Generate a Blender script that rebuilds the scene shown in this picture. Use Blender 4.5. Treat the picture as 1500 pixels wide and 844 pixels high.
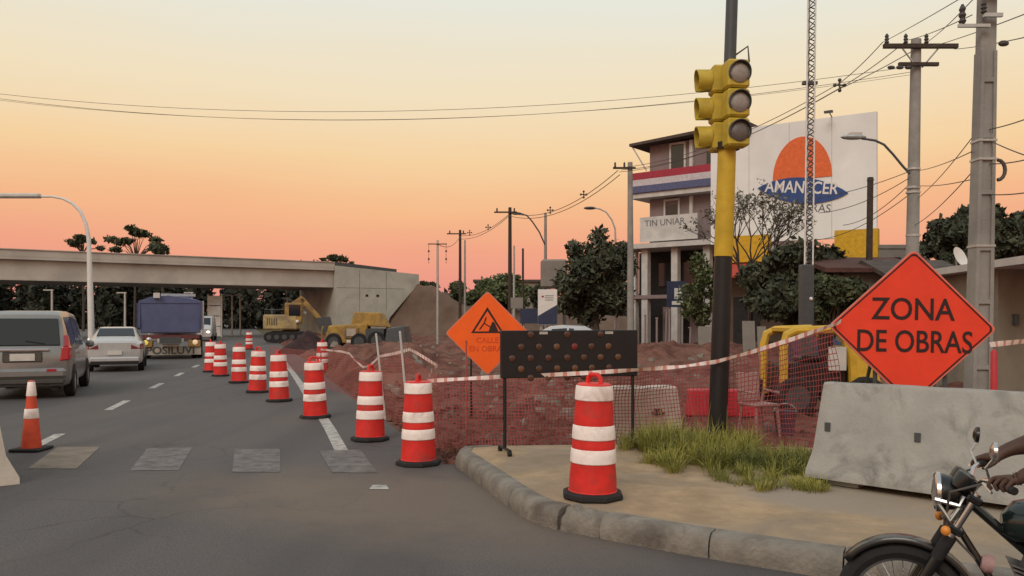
import bpy, bmesh, math, random
import numpy as np
from mathutils import Vector, Matrix, noise as mnoise

for o in list(bpy.data.objects):
    bpy.data.objects.remove(o, do_unlink=True)
S = bpy.context.scene
COL = S.collection
R = math.radians
random.seed(7)
RNG = np.random.default_rng(11)

# ------------------------------------------------------------------ camera
EYE, FPX, CX, HY = 1.7, 1200.0, 750.0, 468.0      # eye height, focal length and horizon of the photograph
cam = bpy.data.cameras.new('camera')
cam.sensor_width = 36.0
cam.lens = 36.0 * FPX / 1500.0
cam.shift_y = (HY - 422.0) / 1500.0
cam.clip_start = 0.05
cam.clip_end = 3000
camo = bpy.data.objects.new('camera', cam)
camo.location = (0, 0, EYE)
camo.rotation_euler = (R(90), 0, 0)
COL.objects.link(camo)
S.camera = camo
S.render.resolution_x, S.render.resolution_y = 1024, 576

# ------------------------------------------------------------------ dusk sky and afterglow
W = bpy.data.worlds.new('World'); S.world = W; W.use_nodes = True
nt = W.node_tree; nt.nodes.clear()
out = nt.nodes.new('ShaderNodeOutputWorld'); bg = nt.nodes.new('ShaderNodeBackground')
tc = nt.nodes.new('ShaderNodeTexCoord'); sp = nt.nodes.new('ShaderNodeSeparateXYZ')
ramp = nt.nodes.new('ShaderNodeValToRGB')
nt.links.new(tc.outputs['Generated'], sp.inputs[0]); nt.links.new(sp.outputs['Z'], ramp.inputs[0])
def lin(c):
    return tuple(((v/255.0)/12.92 if v/255.0 <= .04045 else ((v/255.0+.055)/1.055)**2.4) for v in c)
stops = [(0.0, (220,142,134)), (0.045, (235,151,134)), (0.085, (239,162,132)), (0.135, (243,183,136)), (0.19, (244,207,158)),
         (0.265, (240,222,189)), (0.36, (230,229,216)), (0.6, (212,216,214)), (1.0, (196,206,216))]
er = ramp.color_ramp.elements
while len(er) < len(stops): er.new(0.5)
for e, (p, c) in zip(er, stops):
    e.position = p; e.color = (*lin(c), 1)
sky = nt.nodes.new('ShaderNodeTexSky'); sky.sky_type = 'NISHITA'; sky.sun_disc = False
sky.sun_elevation = R(2.0); sky.sun_rotation = R(200)
bg2 = nt.nodes.new('ShaderNodeBackground'); bg2.inputs[1].default_value = 0.012
add = nt.nodes.new('ShaderNodeAddShader')
nt.links.new(sky.outputs[0], bg2.inputs[0])
# thin uneven evening haze bands, all round the sky
mpw = nt.nodes.new('ShaderNodeMapping'); mpw.inputs['Scale'].default_value = (1.3, 1.3, 7.0)
nzw = nt.nodes.new('ShaderNodeTexNoise'); nzw.inputs['Scale'].default_value = 1.6; nzw.inputs['Detail'].default_value = 5
mrw = nt.nodes.new('ShaderNodeMapRange'); mrw.inputs['From Min'].default_value = .3; mrw.inputs['From Max'].default_value = .7; mrw.inputs['To Min'].default_value = -.012; mrw.inputs['To Max'].default_value = .012
adw = nt.nodes.new('ShaderNodeMath'); adw.operation = 'ADD'
nt.links.new(tc.outputs['Generated'], mpw.inputs[0]); nt.links.new(mpw.outputs[0], nzw.inputs['Vector']); nt.links.new(nzw.outputs['Fac'], mrw.inputs[0])
nt.links.new(sp.outputs['Z'], adw.inputs[0]); nt.links.new(mrw.outputs[0], adw.inputs[1]); nt.links.new(adw.outputs[0], ramp.inputs[0])
nt.links.new(ramp.outputs[0], bg.inputs[0]); bg.inputs[1].default_value = 1.0
nt.links.new(bg.outputs[0], add.inputs[0]); nt.links.new(bg2.outputs[0], add.inputs[1])
nt.links.new(add.outputs[0], out.inputs[0])
sun = bpy.data.lights.new('sun', 'SUN'); sun.energy = 1.15; sun.angle = R(26); sun.color = (1, .9, .8)
suno = bpy.data.objects.new('sun', sun); COL.objects.link(suno)
suno.rotation_euler = (R(52), 0, R(-25))
S.view_settings.view_transform = 'Standard'
S.view_settings.look = 'None'
S.view_settings.exposure = 0.0
S.view_settings.gamma = 1.0

# ------------------------------------------------------------------ helpers
def P(px, py, Y):
    return Vector(((px-CX)/FPX*Y, Y, EYE-(py-HY)/FPX*Y))
def G(px, py, z=0.0):
    Y = (EYE-z)*FPX/(py-HY)
    return Vector(((px-CX)/FPX*Y, Y, z))

MATS = {}
def mat(name, col, rough=.7, metal=0.0, var=.12, scale=6.0, bump=0.0, bscale=40.0, col2=None, spec=.4, emit=None, coat=0, detail=6):
    if name in MATS: return MATS[name]
    m = bpy.data.materials.new(name); m.use_nodes = True
    n = m.node_tree; b = n.nodes['Principled BSDF']
    b.inputs['Roughness'].default_value = rough; b.inputs['Metallic'].default_value = metal
    b.inputs['Specular IOR Level'].default_value = spec
    b.inputs['Coat Weight'].default_value = coat
    b.inputs['Base Color'].default_value = (*col, 1)
    m.diffuse_color = (*col, 1)
    if var or col2:
        t = n.nodes.new('ShaderNodeTexCoord'); nz = n.nodes.new('ShaderNodeTexNoise')
        nz.inputs['Scale'].default_value = scale; nz.inputs['Detail'].default_value = detail; nz.inputs['Roughness'].default_value = .62
        n.links.new(t.outputs['Object'], nz.inputs['Vector'])
        rp = n.nodes.new('ShaderNodeValToRGB')
        a = col2 if col2 else tuple(min(1, c*(1+var)) for c in col)
        z = col if col2 else tuple(c*(1-var) for c in col)
        rp.color_ramp.elements[0].position = .35; rp.color_ramp.elements[1].position = .65
        rp.color_ramp.elements[0].color = (*z, 1); rp.color_ramp.elements[1].color = (*a, 1)
        n.links.new(nz.outputs['Fac'], rp.inputs[0]); n.links.new(rp.outputs[0], b.inputs['Base Color'])
    if bump:
        t2 = n.nodes.new('ShaderNodeTexCoord'); nb = n.nodes.new('ShaderNodeTexNoise'); bp = n.nodes.new('ShaderNodeBump')
        nb.inputs['Scale'].default_value = bscale; nb.inputs['Detail'].default_value = 5
        bp.inputs['Strength'].default_value = bump; bp.inputs['Distance'].default_value = .02
        n.links.new(t2.outputs['Object'], nb.inputs['Vector']); n.links.new(nb.outputs['Fac'], bp.inputs['Height'])
        n.links.new(bp.outputs[0], b.inputs['Normal'])
    if emit:
        b.inputs['Emission Color'].default_value = (*emit[:3], 1); b.inputs['Emission Strength'].default_value = emit[3]
    MATS[name] = m
    return m
def two_scale(m, c_big, s_big, lo=.4, hi=.62, own=False):
    """mix a second, large-scale patchy colour over a material (dust, stains)"""
    n = m.node_tree; b = n.nodes['Principled BSDF']
    src = b.inputs['Base Color'].links[0].from_socket
    t = n.nodes.new('ShaderNodeTexCoord'); nz = n.nodes.new('ShaderNodeTexNoise'); nz.inputs['Scale'].default_value = s_big
    nz.inputs['Detail'].default_value = 7; nz.inputs['Roughness'].default_value = .6; nz.inputs['Distortion'].default_value = .6
    rp = n.nodes.new('ShaderNodeMapRange'); rp.inputs['From Min'].default_value = lo; rp.inputs['From Max'].default_value = hi
    mx = n.nodes.new('ShaderNodeMix'); mx.data_type = 'RGBA'
    if own:      # each copy gets its own stains
        oi = n.nodes.new('ShaderNodeObjectInfo'); av = n.nodes.new('ShaderNodeVectorMath'); av.operation = 'ADD'
        n.links.new(t.outputs['Object'], av.inputs[0]); n.links.new(oi.outputs['Location'], av.inputs[1]); n.links.new(av.outputs[0], nz.inputs['Vector'])
    else: n.links.new(t.outputs['Object'], nz.inputs['Vector'])
    n.links.new(nz.outputs['Fac'], rp.inputs[0])
    n.links.new(rp.outputs[0], mx.inputs['Factor']); n.links.new(src, mx.inputs['A'])
    mx.inputs['B'].default_value = (*c_big, 1); n.links.new(mx.outputs['Result'], b.inputs['Base Color'])
    return m

class MB:
    def __init__(s): s.v = []; s.f = []; s.mi = []; s.cur = 0
    def add(s, vs, fs, M=None):
        b = len(s.v)
        for p in vs:
            p = Vector(p)
            s.v.append(tuple(M @ p) if M is not None else tuple(p))
        for f in fs:
            s.f.append(tuple(i+b for i in f)); s.mi.append(s.cur)
        return s
    def box(s, c, d, M=None, bev=0.0):
        x, y, z = c; a, b, e = d[0]/2, d[1]/2, d[2]/2
        if bev <= 0:
            vs = [(x+i*a, y+j*b, z+k*e) for k in (-1,1) for j in (-1,1) for i in (-1,1)]
            return s.add(vs, [(0,2,3,1),(4,5,7,6),(0,1,5,4),(2,6,7,3),(0,4,6,2),(1,3,7,5)], M)
        vs = []; idx = {}
        for i in (-1,1):
            for j in (-1,1):
                for k in (-1,1):
                    for ax, q in enumerate(((a-bev, b, e), (a, b-bev, e), (a, b, e-bev))):
                        pass
                    # three vertices per corner, each lying on one face
                    idx[(i,j,k,0)] = len(vs); vs.append((x+i*a, y+j*(b-bev), z+k*(e-bev)))
                    idx[(i,j,k,1)] = len(vs); vs.append((x+i*(a-bev), y+j*b, z+k*(e-bev)))
                    idx[(i,j,k,2)] = len(vs); vs.append((x+i*(a-bev), y+j*(b-bev), z+k*e))
        fs = []
        for q in (-1,1):
            fs.append([idx[(q,j,k,0)] for j,k in ((-1,-1),(1,-1),(1,1),(-1,1))][::q])
            fs.append([idx[(i,q,k,1)] for i,k in ((-1,-1),(-1,1),(1,1),(1,-1))][::q])
            fs.append([idx[(i,j,q,2)] for i,j in ((-1,-1),(1,-1),(1,1),(-1,1))][::q])
        for u in (-1,1):
            for w in (-1,1):
                fs.append([idx[(u,w,-1,0)], idx[(u,w,-1,1)], idx[(u,w,1,1)], idx[(u,w,1,0)]])
                fs.append([idx[(u,-1,w,0)], idx[(u,-1,w,2)], idx[(u,1,w,2)], idx[(u,1,w,0)]])
                fs.append([idx[(-1,u,w,1)], idx[(-1,u,w,2)], idx[(1,u,w,2)], idx[(1,u,w,1)]])
                for k in (-1,1): fs.append([idx[(u,w,k,0)], idx[(u,w,k,1)], idx[(u,w,k,2)]])
        return s.add(vs, fs, M)
    def quad(s, a, b, c, d, M=None): return s.add([a,b,c,d], [(0,1,2,3)], M)
    def hexa(s, lo, hi, M=None):
        n = len(lo); vs = list(lo)+list(hi)
        fs = [tuple(range(n))[::-1], tuple(range(n, 2*n))]+[(i, (i+1) % n, n+(i+1) % n, n+i) for i in range(n)]
        return s.add(vs, fs, M)
    def prism(s, poly, y0, y1, M=None):        # polygon in local x,z swept along y
        return s.hexa([(x, y0, z) for x, z in poly], [(x, y1, z) for x, z in poly], M)
    def slab(s, poly, z0, z1, M=None):         # polygon in x,y swept along z
        return s.hexa([(x, y, z0) for x, y in poly], [(x, y, z1) for x, y in poly], M)
    def tube(s, pts, r, n=8, M=None, cap=True):
        pts = [Vector(p) for p in pts]; rs = r if isinstance(r, (list, tuple)) else [r]*len(pts)
        vs = []; up = None
        for i, p in enumerate(pts):
            d = (pts[min(i+1, len(pts)-1)]-pts[max(i-1, 0)]).normalized()
            if up is None:
                up = Vector((0,0,1)) if abs(d.z) < .9 else Vector((1,0,0))
            a = d.cross(up).normalized(); b = a.cross(d).normalized(); up = b
            for k in range(n):
                t = 2*math.pi*k/n
                vs.append(p+(a*math.cos(t)+b*math.sin(t))*rs[i])
        fs = [(i*n+k, i*n+(k+1) % n, (i+1)*n+(k+1) % n, (i+1)*n+k) for i in range(len(pts)-1) for k in range(n)]
        if cap: fs += [tuple(range(n))[::-1], tuple(range((len(pts)-1)*n, len(pts)*n))]
        return s.add(vs, fs, M)
    def lathe(s, prof, n=24, M=None, cap=True):   # prof: (r,z)
        vs = [(r*math.cos(2*math.pi*k/n), r*math.sin(2*math.pi*k/n), z) for r, z in prof for k in range(n)]
        fs = [(i*n+k, i*n+(k+1) % n, (i+1)*n+(k+1) % n, (i+1)*n+k) for i in range(len(prof)-1) for k in range(n)]
        if cap: fs += [tuple(range(n))[::-1], tuple(range((len(prof)-1)*n, len(prof)*n))]
        return s.add(vs, fs, M)
    def loft(s, rings, M=None, cap=True):
        n = len(rings[0]); vs = [p for r in rings for p in r]
        fs = [(i*n+k, i*n+(k+1) % n, (i+1)*n+(k+1) % n, (i+1)*n+k) for i in range(len(rings)-1) for k in range(n)]
        if cap: fs += [tuple(range(n))[::-1], tuple(range((len(rings)-1)*n, len(rings)*n))]
        return s.add(vs, fs, M)
    def ball(s, c, r, n=12, M=None):
        rx, ry, rz = r if isinstance(r, (list, tuple)) else (r, r, r); m = n//2; vs = []
        for i in range(m+1):
            t = math.pi*i/m
            for k in range(n):
                p = 2*math.pi*k/n
                vs.append((c[0]+rx*math.sin(t)*math.cos(p), c[1]+ry*math.sin(t)*math.sin(p), c[2]-rz*math.cos(t)))
        return s.add(vs, [(i*n+k, i*n+(k+1) % n, (i+1)*n+(k+1) % n, (i+1)*n+k) for i in range(m) for k in range(n)], M)
    def build(s, name, m, parent=None, smooth=False, bevel=0.0, loc=None, subsurf=0):
        me = bpy.data.meshes.new(name); me.from_pydata(s.v, [], s.f); me.validate(); me.update()
        bm = bmesh.new(); bm.from_mesh(me)
        bmesh.ops.remove_doubles(bm, verts=bm.verts, dist=1e-6)
        bmesh.ops.recalc_face_normals(bm, faces=bm.faces); bm.to_mesh(me); bm.free()
        for mm in (m if isinstance(m, list) else [m]): me.materials.append(mm)
        if isinstance(m, list) and len(s.mi) == len(me.polygons):
            me.polygons.foreach_set('material_index', s.mi)
        return link(name, me, parent, smooth, bevel, subsurf)
def link(name, me, parent=None, smooth=False, bevel=0.0, subsurf=0):
    if smooth:
        me.polygons.foreach_set('use_smooth', [True]*len(me.polygons))
        try: me.set_sharp_from_angle(angle=R(40))
        except Exception: pass
    o = bpy.data.objects.new(name, me); COL.objects.link(o)
    if parent is not None: o.parent = parent
    if bevel:
        b = o.modifiers.new('bevel', 'BEVEL'); b.width = bevel; b.segments = 2; b.limit_method = 'ANGLE'; b.angle_limit = R(35)
    if subsurf:
        q = o.modifiers.new('sub', 'SUBSURF'); q.levels = q.render_levels = subsurf
    return o
def tag(o, label=None, cat=None, group=None, kind=None):
    if label: o['label'] = label
    if cat: o['category'] = cat
    if group: o['group'] = group
    if kind: o['kind'] = kind
    return o
def thing(name, label, cat, loc=(0,0,0), rz=0.0, group=None):
    o = bpy.data.objects.new(name, None); COL.objects.link(o); o.empty_display_size = .2
    o.location = loc; o.rotation_euler = (0, 0, rz)
    return tag(o, label, cat, group)
def copy_tree(o, loc=None, rz=None, label=None, parent=None):
    c = o.copy(); COL.objects.link(c); c.parent = parent
    if loc is not None: c.location = loc
    if rz is not None: c.rotation_euler = (0, 0, rz)
    if label: c['label'] = label
    for ch in o.children: copy_tree(ch, parent=c)
    return c
def np_mesh(name, V, F, m, parent=None, smooth=False):
    me = bpy.data.meshes.new(name); nv, nf, k = len(V), len(F), F.shape[1]
    me.vertices.add(nv); me.vertices.foreach_set('co', np.asarray(V, dtype=np.float32).ravel())
    me.loops.add(nf*k); me.loops.foreach_set('vertex_index', np.asarray(F, dtype=np.int32).ravel())
    me.polygons.add(nf); me.polygons.foreach_set('loop_start', np.arange(0, nf*k, k, dtype=np.int32))
    me.update(calc_edges=True); me.validate()
    me.materials.append(m)
    return link(name, me, parent, smooth)
def text_mesh(txt, size, m, parent, M, name='lettering', extrude=.002, sx=1.0, bold=0.0):
    cu = bpy.data.curves.new(name, 'FONT'); cu.body = txt; cu.size = size; cu.extrude = extrude
    cu.align_x = 'CENTER'; cu.align_y = 'CENTER'; cu.offset = bold; cu.resolution_u = 4
    t = bpy.data.objects.new(name, cu); COL.objects.link(t)
    dg = bpy.context.evaluated_depsgraph_get()
    me = bpy.data.meshes.new_from_object(t.evaluated_get(dg))
    bpy.data.objects.remove(t, do_unlink=True)
    me.transform(Matrix.Diagonal((sx, 1, 1, 1))); me.transform(M)
    me.materials.clear(); me.materials.append(m); me.name = name
    return link(name, me, parent)
# a text lying in local x,y turned to stand facing local -y
UPRIGHT = Matrix.Rotation(R(90), 4, 'X')
T = Matrix.Translation
def fbm(x, y, z=0.0, o=4): return mnoise.fractal(Vector((x, y, z)), 1.0, 2.0, o)

# ------------------------------------------------------------------ materials
M_asphalt = two_scale(mat('asphalt', (.104,.096,.095), .75, var=.3, scale=55, bump=.6, bscale=90, spec=.35, detail=3), (.125,.108,.098), .22, .45, .7)
def asphalt_wear(m):
    n = m.node_tree; b = n.nodes['Principled BSDF']; src = b.inputs['Base Color'].links[0].from_socket
    t = n.nodes.new('ShaderNodeTexCoord')
    # tyre-darkened streaks along the lanes
    mp = n.nodes.new('ShaderNodeMapping'); mp.inputs['Rotation'].default_value = (0, 0, R(-15.2)); mp.inputs['Scale'].default_value = (1.1, .05, 1)
    nz = n.nodes.new('ShaderNodeTexNoise'); nz.inputs['Scale'].default_value = 1.0; nz.inputs['Detail'].default_value = 5
    rp = n.nodes.new('ShaderNodeMapRange'); rp.inputs['From Min'].default_value = .42; rp.inputs['From Max'].default_value = .62; rp.inputs['To Max'].default_value = .55
    mx = n.nodes.new('ShaderNodeMix'); mx.data_type = 'RGBA'; mx.inputs['B'].default_value = (.072,.067,.067,1)
    n.links.new(t.outputs['Object'], mp.inputs[0]); n.links.new(mp.outputs[0], nz.inputs['Vector']); n.links.new(nz.outputs['Fac'], rp.inputs[0])
    n.links.new(rp.outputs[0], mx.inputs['Factor']); n.links.new(src, mx.inputs['A'])
    # sand washed off the sidewalk corner on to the carriageway
    m2 = n.nodes.new('ShaderNodeMapping'); m2.vector_type = 'TEXTURE'; m2.inputs['Location'].default_value = (-.6, 7.6, 0); m2.inputs['Rotation'].default_value = (0, 0, R(-20)); m2.inputs['Scale'].default_value = (4.6, 2.1, 3)
    gd = n.nodes.new('ShaderNodeTexGradient'); gd.gradient_type = 'SPHERICAL'
    nz2 = n.nodes.new('ShaderNodeTexNoise'); nz2.inputs['Scale'].default_value = 1.6; nz2.inputs['Detail'].default_value = 8; nz2.inputs['Roughness'].default_value = .65
    ml = n.nodes.new('ShaderNodeMath'); ml.operation = 'MULTIPLY'
    r2 = n.nodes.new('ShaderNodeMapRange'); r2.inputs['From Min'].default_value = .07; r2.inputs['From Max'].default_value = .36; r2.inputs['To Max'].default_value = .8
    mx2 = n.nodes.new('ShaderNodeMix'); mx2.data_type = 'RGBA'; mx2.inputs['B'].default_value = (.19,.145,.11,1)
    n.links.new(t.outputs['Object'], m2.inputs[0]); n.links.new(m2.outputs[0], gd.inputs[0]); n.links.new(t.outputs['Object'], nz2.inputs['Vector'])
    n.links.new(gd.outputs['Fac'], ml.inputs[0]); n.links.new(nz2.outputs['Fac'], ml.inputs[1]); n.links.new(ml.outputs[0], r2.inputs[0])
    n.links.new(r2.outputs[0], mx2.inputs['Factor']); n.links.new(mx.outputs['Result'], mx2.inputs['A'])
    # fine cracks, only in patches
    vz = n.nodes.new('ShaderNodeTexVoronoi'); vz.feature = 'DISTANCE_TO_EDGE'; vz.inputs['Scale'].default_value = .75
    nw = n.nodes.new('ShaderNodeTexNoise'); nw.inputs['Scale'].default_value = 2.2; nw.inputs['Detail'].default_value = 5
    av = n.nodes.new('ShaderNodeVectorMath'); av.operation = 'MULTIPLY_ADD'; av.inputs[1].default_value = (.5,.5,.5)
    n.links.new(t.outputs['Object'], nw.inputs['Vector']); n.links.new(nw.outputs['Color'], av.inputs[0]); n.links.new(t.outputs['Object'], av.inputs[2]); n.links.new(av.outputs[0], vz.inputs['Vector'])
    ck = n.nodes.new('ShaderNodeMapRange'); ck.inputs['From Min'].default_value = .004; ck.inputs['From Max'].default_value = .016; ck.inputs['To Min'].default_value = 1; ck.inputs['To Max'].default_value = 0
    pk = n.nodes.new('ShaderNodeTexNoise'); pk.inputs['Scale'].default_value = .35; pr_ = n.nodes.new('ShaderNodeMapRange'); pr_.inputs['From Min'].default_value = .5; pr_.inputs['From Max'].default_value = .6; pr_.inputs['To Max'].default_value = .4
    cm = n.nodes.new('ShaderNodeMath'); cm.operation = 'MULTIPLY'; n.links.new(t.outputs['Object'], pk.inputs['Vector']); n.links.new(pk.outputs['Fac'], pr_.inputs[0])
    n.links.new(vz.outputs['Distance'], ck.inputs[0]); n.links.new(ck.outputs[0], cm.inputs[0]); n.links.new(pr_.outputs[0], cm.inputs[1])
    mx3 = n.nodes.new('ShaderNodeMix'); mx3.data_type = 'RGBA'; mx3.inputs['B'].default_value = (.03,.027,.026,1)
    n.links.new(cm.outputs[0], mx3.inputs['Factor']); n.links.new(mx2.outputs['Result'], mx3.inputs['A']); n.links.new(mx3.outputs['Result'], b.inputs['Base Color'])
asphalt_wear(M_asphalt)
M_soil = two_scale(two_scale(mat('red_soil', (.155,.07,.052), .95, var=.4, scale=3.2, bump=1.0, bscale=9, spec=.1), (.215,.115,.085), .45, .48, .64), (.085,.038,.032), .9, .52, .66)
M_ground = mat('dry_ground', (.11,.075,.05), .95, var=.3, scale=.4, bump=.4, bscale=3, spec=.1, col2=(.09,.085,.04))
M_bank = mat('bank_soil', (.11,.075,.055), .95, var=.3, scale=.35, bump=1.0, bscale=1.2, spec=.1, col2=(.17,.115,.085))
M_walk = two_scale(two_scale(mat('sandy_concrete', (.40,.285,.175), .9, var=.2, scale=2.6, bump=.5, bscale=30, spec=.2), (.26,.205,.15), .9, .45, .66), (.33,.27,.21), .45, .5, .65)
M_kerb = two_scale(mat('kerb_concrete', (.235,.212,.18), .9, var=.2, scale=5, bump=.6, bscale=35, spec=.2), (.12,.10,.085), 2.5, .48, .68)
M_conc = two_scale(mat('grey_concrete', (.35,.34,.31), .88, var=.12, scale=2.5, bump=.35, bscale=40, spec=.25), (.20,.195,.175), 2.6, .52, .70)
M_wconc = two_scale(mat('pale_concrete', (.55,.5,.43), .88, var=.1, scale=3, bump=.3, bscale=40, spec=.25), (.4,.34,.28), 1.6, .5, .75)
M_bridge = two_scale(mat('bridge_concrete', (.47,.435,.39), .9, var=.08, scale=.5, spec=.2), (.31,.29,.26), .15, .45, .7)
M_bridge2 = two_scale(mat('abutment_concrete', (.42,.42,.37), .9, var=.1, scale=.7, spec=.2), (.3,.3,.27), .35, .5, .7)
M_line = mat('road_paint', (.26,.24,.225), .8, var=.25, scale=7, col2=(.55,.53,.49))
M_worn = mat('worn_paint', (.095,.086,.083), .85, var=.3, scale=6, col2=(.20,.182,.172))
M_worn2 = mat('worn_dusty_paint', (.17,.135,.105), .85, var=.3, scale=4, col2=(.26,.21,.165))
M_red = two_scale(mat('barrel_red', (.70,.03,.024), .5, var=.14, scale=5, spec=.4), (.44,.05,.038), 3.5, .52, .70, True)
M_refl = two_scale(mat('reflective_white', (.93,.82,.77), .5, var=.08, scale=9), (.60,.47,.42), 4.5, .52, .72, True)
M_rub = mat('black_rubber', (.018,.017,.017), .8, var=.2, scale=12)
M_black = mat('black_paint', (.013,.012,.013), .45, var=.15, scale=9)
M_dgrey = mat('dark_grey_paint', (.065,.07,.075), .5, var=.12, scale=6)
M_yel = mat('signal_yellow', (.55,.35,.022), .5, var=.12, scale=5)
M_yel2 = mat('signal_head_yellow', (.50,.36,.04), .5, var=.15, scale=7)
M_lens = mat('unlit_lens', (.30,.26,.23), .25, var=.1, scale=30, bump=.3, bscale=120, spec=.5)
M_lensd = mat('unlit_dark_lens', (.13,.105,.095), .25, var=.1, scale=30, bump=.3, bscale=120, spec=.5)
M_osign = mat('fluorescent_orange', (.94,.13,.012), .5, var=.06, scale=3)
M_zsign = mat('fluorescent_red_orange', (.82,.055,.022), .5, var=.07, scale=3)
M_rim = mat('sign_rim', (.62,.22,.17), .5, var=.1)
M_ink = mat('sign_ink', (.028,.012,.011), .6, var=.1)
M_inkp = mat('faded_sign_ink', (.60,.075,.014), .6, var=.1)
M_white = mat('white_paint', (.72,.70,.67), .5, var=.06)
M_offw = mat('dusty_white', (.55,.53,.50), .7, var=.12, scale=2)
M_galv = mat('galvanised_steel', (.48,.48,.47), .45, .55, var=.1, scale=4)
M_polec = two_scale(mat('pole_concrete', (.30,.285,.265), .88, var=.12, scale=2, bump=.3, bscale=30, spec=.2), (.22,.21,.195), .7, .5, .7)
M_wood = mat('dark_pole_wood', (.055,.04,.03), .85, var=.25, scale=8)
M_cable = mat('cable_black', (.09,.08,.072), .7, var=0)
M_insul = mat('insulator', (.06,.055,.05), .4, var=.1)
M_glass = mat('dark_glass', (.012,.016,.02), .08, var=0, spec=.6)
M_glassb = mat('window_glass', (.03,.035,.04), .12, var=.1, spec=.6)
M_tape = mat('tape_white', (.75,.62,.58), .5, var=.1, scale=10)
M_tapeR = mat('tape_red', (.55,.24,.2), .5, var=.1, scale=10)
M_net = mat('orange_mesh_net', (.40,.09,.075), .7, var=.2, scale=6)
M_net2 = mat('purple_red_mesh_net', (.30,.065,.065), .7, var=.25, scale=3)
M_bark = mat('bark', (.07,.052,.04), .9, var=.25, scale=10)
M_leafD = mat('leaf_dark', (.030,.037,.023), .75, var=.4, scale=.9, col2=(.080,.088,.052))
M_leafM = mat('leaf_mid', (.034,.046,.024), .75, var=.4, scale=1.2, col2=(.085,.095,.045))
M_leafL = mat('leaf_light', (.06,.08,.03), .75, var=.4, scale=1.2, col2=(.11,.13,.055))
M_leafG = mat('leaf_grey', (.10,.10,.075), .8, var=.3, scale=1.2, col2=(.16,.155,.11))
def leaf_variety(m):
    n = m.node_tree; b = n.nodes['Principled BSDF']; src = b.inputs['Base Color'].links[0].from_socket
    g_ = n.nodes.new('ShaderNodeNewGeometry'); mr = n.nodes.new('ShaderNodeMapRange'); mr.inputs['To Min'].default_value = .5; mr.inputs['To Max'].default_value = 1.7
    hv = n.nodes.new('ShaderNodeHueSaturation'); n.links.new(g_.outputs['Random Per Island'], mr.inputs[0]); n.links.new(mr.outputs[0], hv.inputs['Value']); n.links.new(src, hv.inputs['Color'])
    n.links.new(hv.outputs[0], b.inputs['Base Color'])
for m_ in (M_leafD, M_leafM, M_leafL, M_leafG): leaf_variety(m_)
M_farwood = mat('far_foliage', (.022,.027,.02), .85, var=.4, scale=.3, col2=(.05,.052,.036))
# ================================================================== THE SETTING
RE = [(-2.0,4.0), (-.8,9.6), (-4.8,22), (-9.2,36), (-15.5,55), (-25,83), (-47,150), (-80,260)]   # right edge of the carriageway
def edge(y):
    for (x0, y0), (x1, y1) in zip(RE, RE[1:]):
        if y <= y1: return x0+(x1-x0)*(y-y0)/(y1-y0)
    return RE[-1][0]
g = MB().quad((-900,-60,-.06), (900,-60,-.06), (900,1600,-.06), (-900,1600,-.06)).build('ground', M_ground); tag(g, kind='structure')
rb = MB()
rb.quad((-60,-12,0), (40,-12,0), (40,9.6,0), (-60,9.6,0))
for (x0, y0), (x1, y1) in zip(RE[1:], RE[2:]):
    rb.quad((x0-(60 if y0 < 10 else 30),y0,0), (x0,y0,0), (x1,y1,0), (x1-30,y1,0))
road = rb.build('road', M_asphalt); tag(road, kind='structure')
def mark(name, pts, m=M_line, z=.004):
    return MB().add([(p[0], p[1], z) for p in pts], [tuple(range(len(pts)))]).build(name, m, road)
rd = Vector((-.262, .965, 0)); rn = Vector((.965, .262, 0))
base = Vector((-7.8, 16.2, 0))
for t0, ln in ((-5.7, 1.5), (-.9, 1.9), (4.1, 1.7), (8.6, 1.6), (13.2, 1.6), (18, 1.6), (23, 1.6)):
    a = base+rd*t0; b = base+rd*(t0+ln)
    mark('lane_dash', [a-rn*.075, a+rn*.075, b+rn*.075, b-rn*.075])
el = [G(512,676), G(500,660), G(484,630), G(468,604), G(451,580), G(437,558), G(424,540), G(412,524)]
vs = []
for i, p in enumerate(el):
    d = (el[min(i+1, 7)]-el[max(i-1, 0)]).normalized(); n = Vector((d.y, -d.x, 0))*.085
    vs.append((p-n, p+n))
em = MB()
for (a, b), (c, d) in zip(vs, vs[1:]): em.quad((*a.xy, .004), (*b.xy, .004), (*d.xy, .004), (*c.xy, .004))
em.build('edge_line', M_line, road)
for i, (a, b, c, d) in enumerate([((40,687),(112,687),(147,655),(84,655)), ((190,690),(262,689),(282,656),(216,657)),
                     ((340,692),(411,692),(410,658),(344,658)), ((486,693),(553,693),(528,659),(468,661))]):
    mark('crosswalk_bar', [G(*a), G(*b), G(*c), G(*d)], M_worn2 if i == 0 else M_worn, .0045)
mark('paint_patch', [G(541,717), G(570,717), G(566,711), G(546,711)], M_line)
mark('paint_patch', [G(400,628), G(432,628), G(428,612), G(404,612)], M_worn, .0035) if False else None

# --- excavated red soil, a rough height field
def soil_h(x, y):
    d = x-edge(y)
    r = min(1, max(0, d/.9)); r = r*r*(3-2*r)
    a = .5+.5*fbm(x*.32+4, y*.32); b = fbm(x*1.7, y*1.7, 3); c = fbm(x*5.5, y*5.5, 8, 3)
    far = min(1, max(0, (y-12.0)/9))
    z = .03+.05*c+.05*b + far*(.42*max(0, a-.42)*2+.07*b)
    # spoil ridge beyond the trench
    z += .55*math.exp(-((y-30-.25*x)/5.0)**2)*(.6+.6*a)*far
    z -= .10*far*max(0, math.sin((x+.30*y)*2.6))**6          # wheel ruts
    if y < 11.6: z = min(z, .10)
    return -.05+(z+.05)*r
NR, NC = 200, 220
ys = 9.3*np.exp(np.linspace(0, math.log(92/9.3), NR)); V = []
for y in ys:
    e0 = edge(y)-.25; w = 46-e0*.4
    for c in range(NC):
        u = c/(NC-1); x = e0+w*(u**1.7)
        V.append((x, y, soil_h(x, y)))
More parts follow.
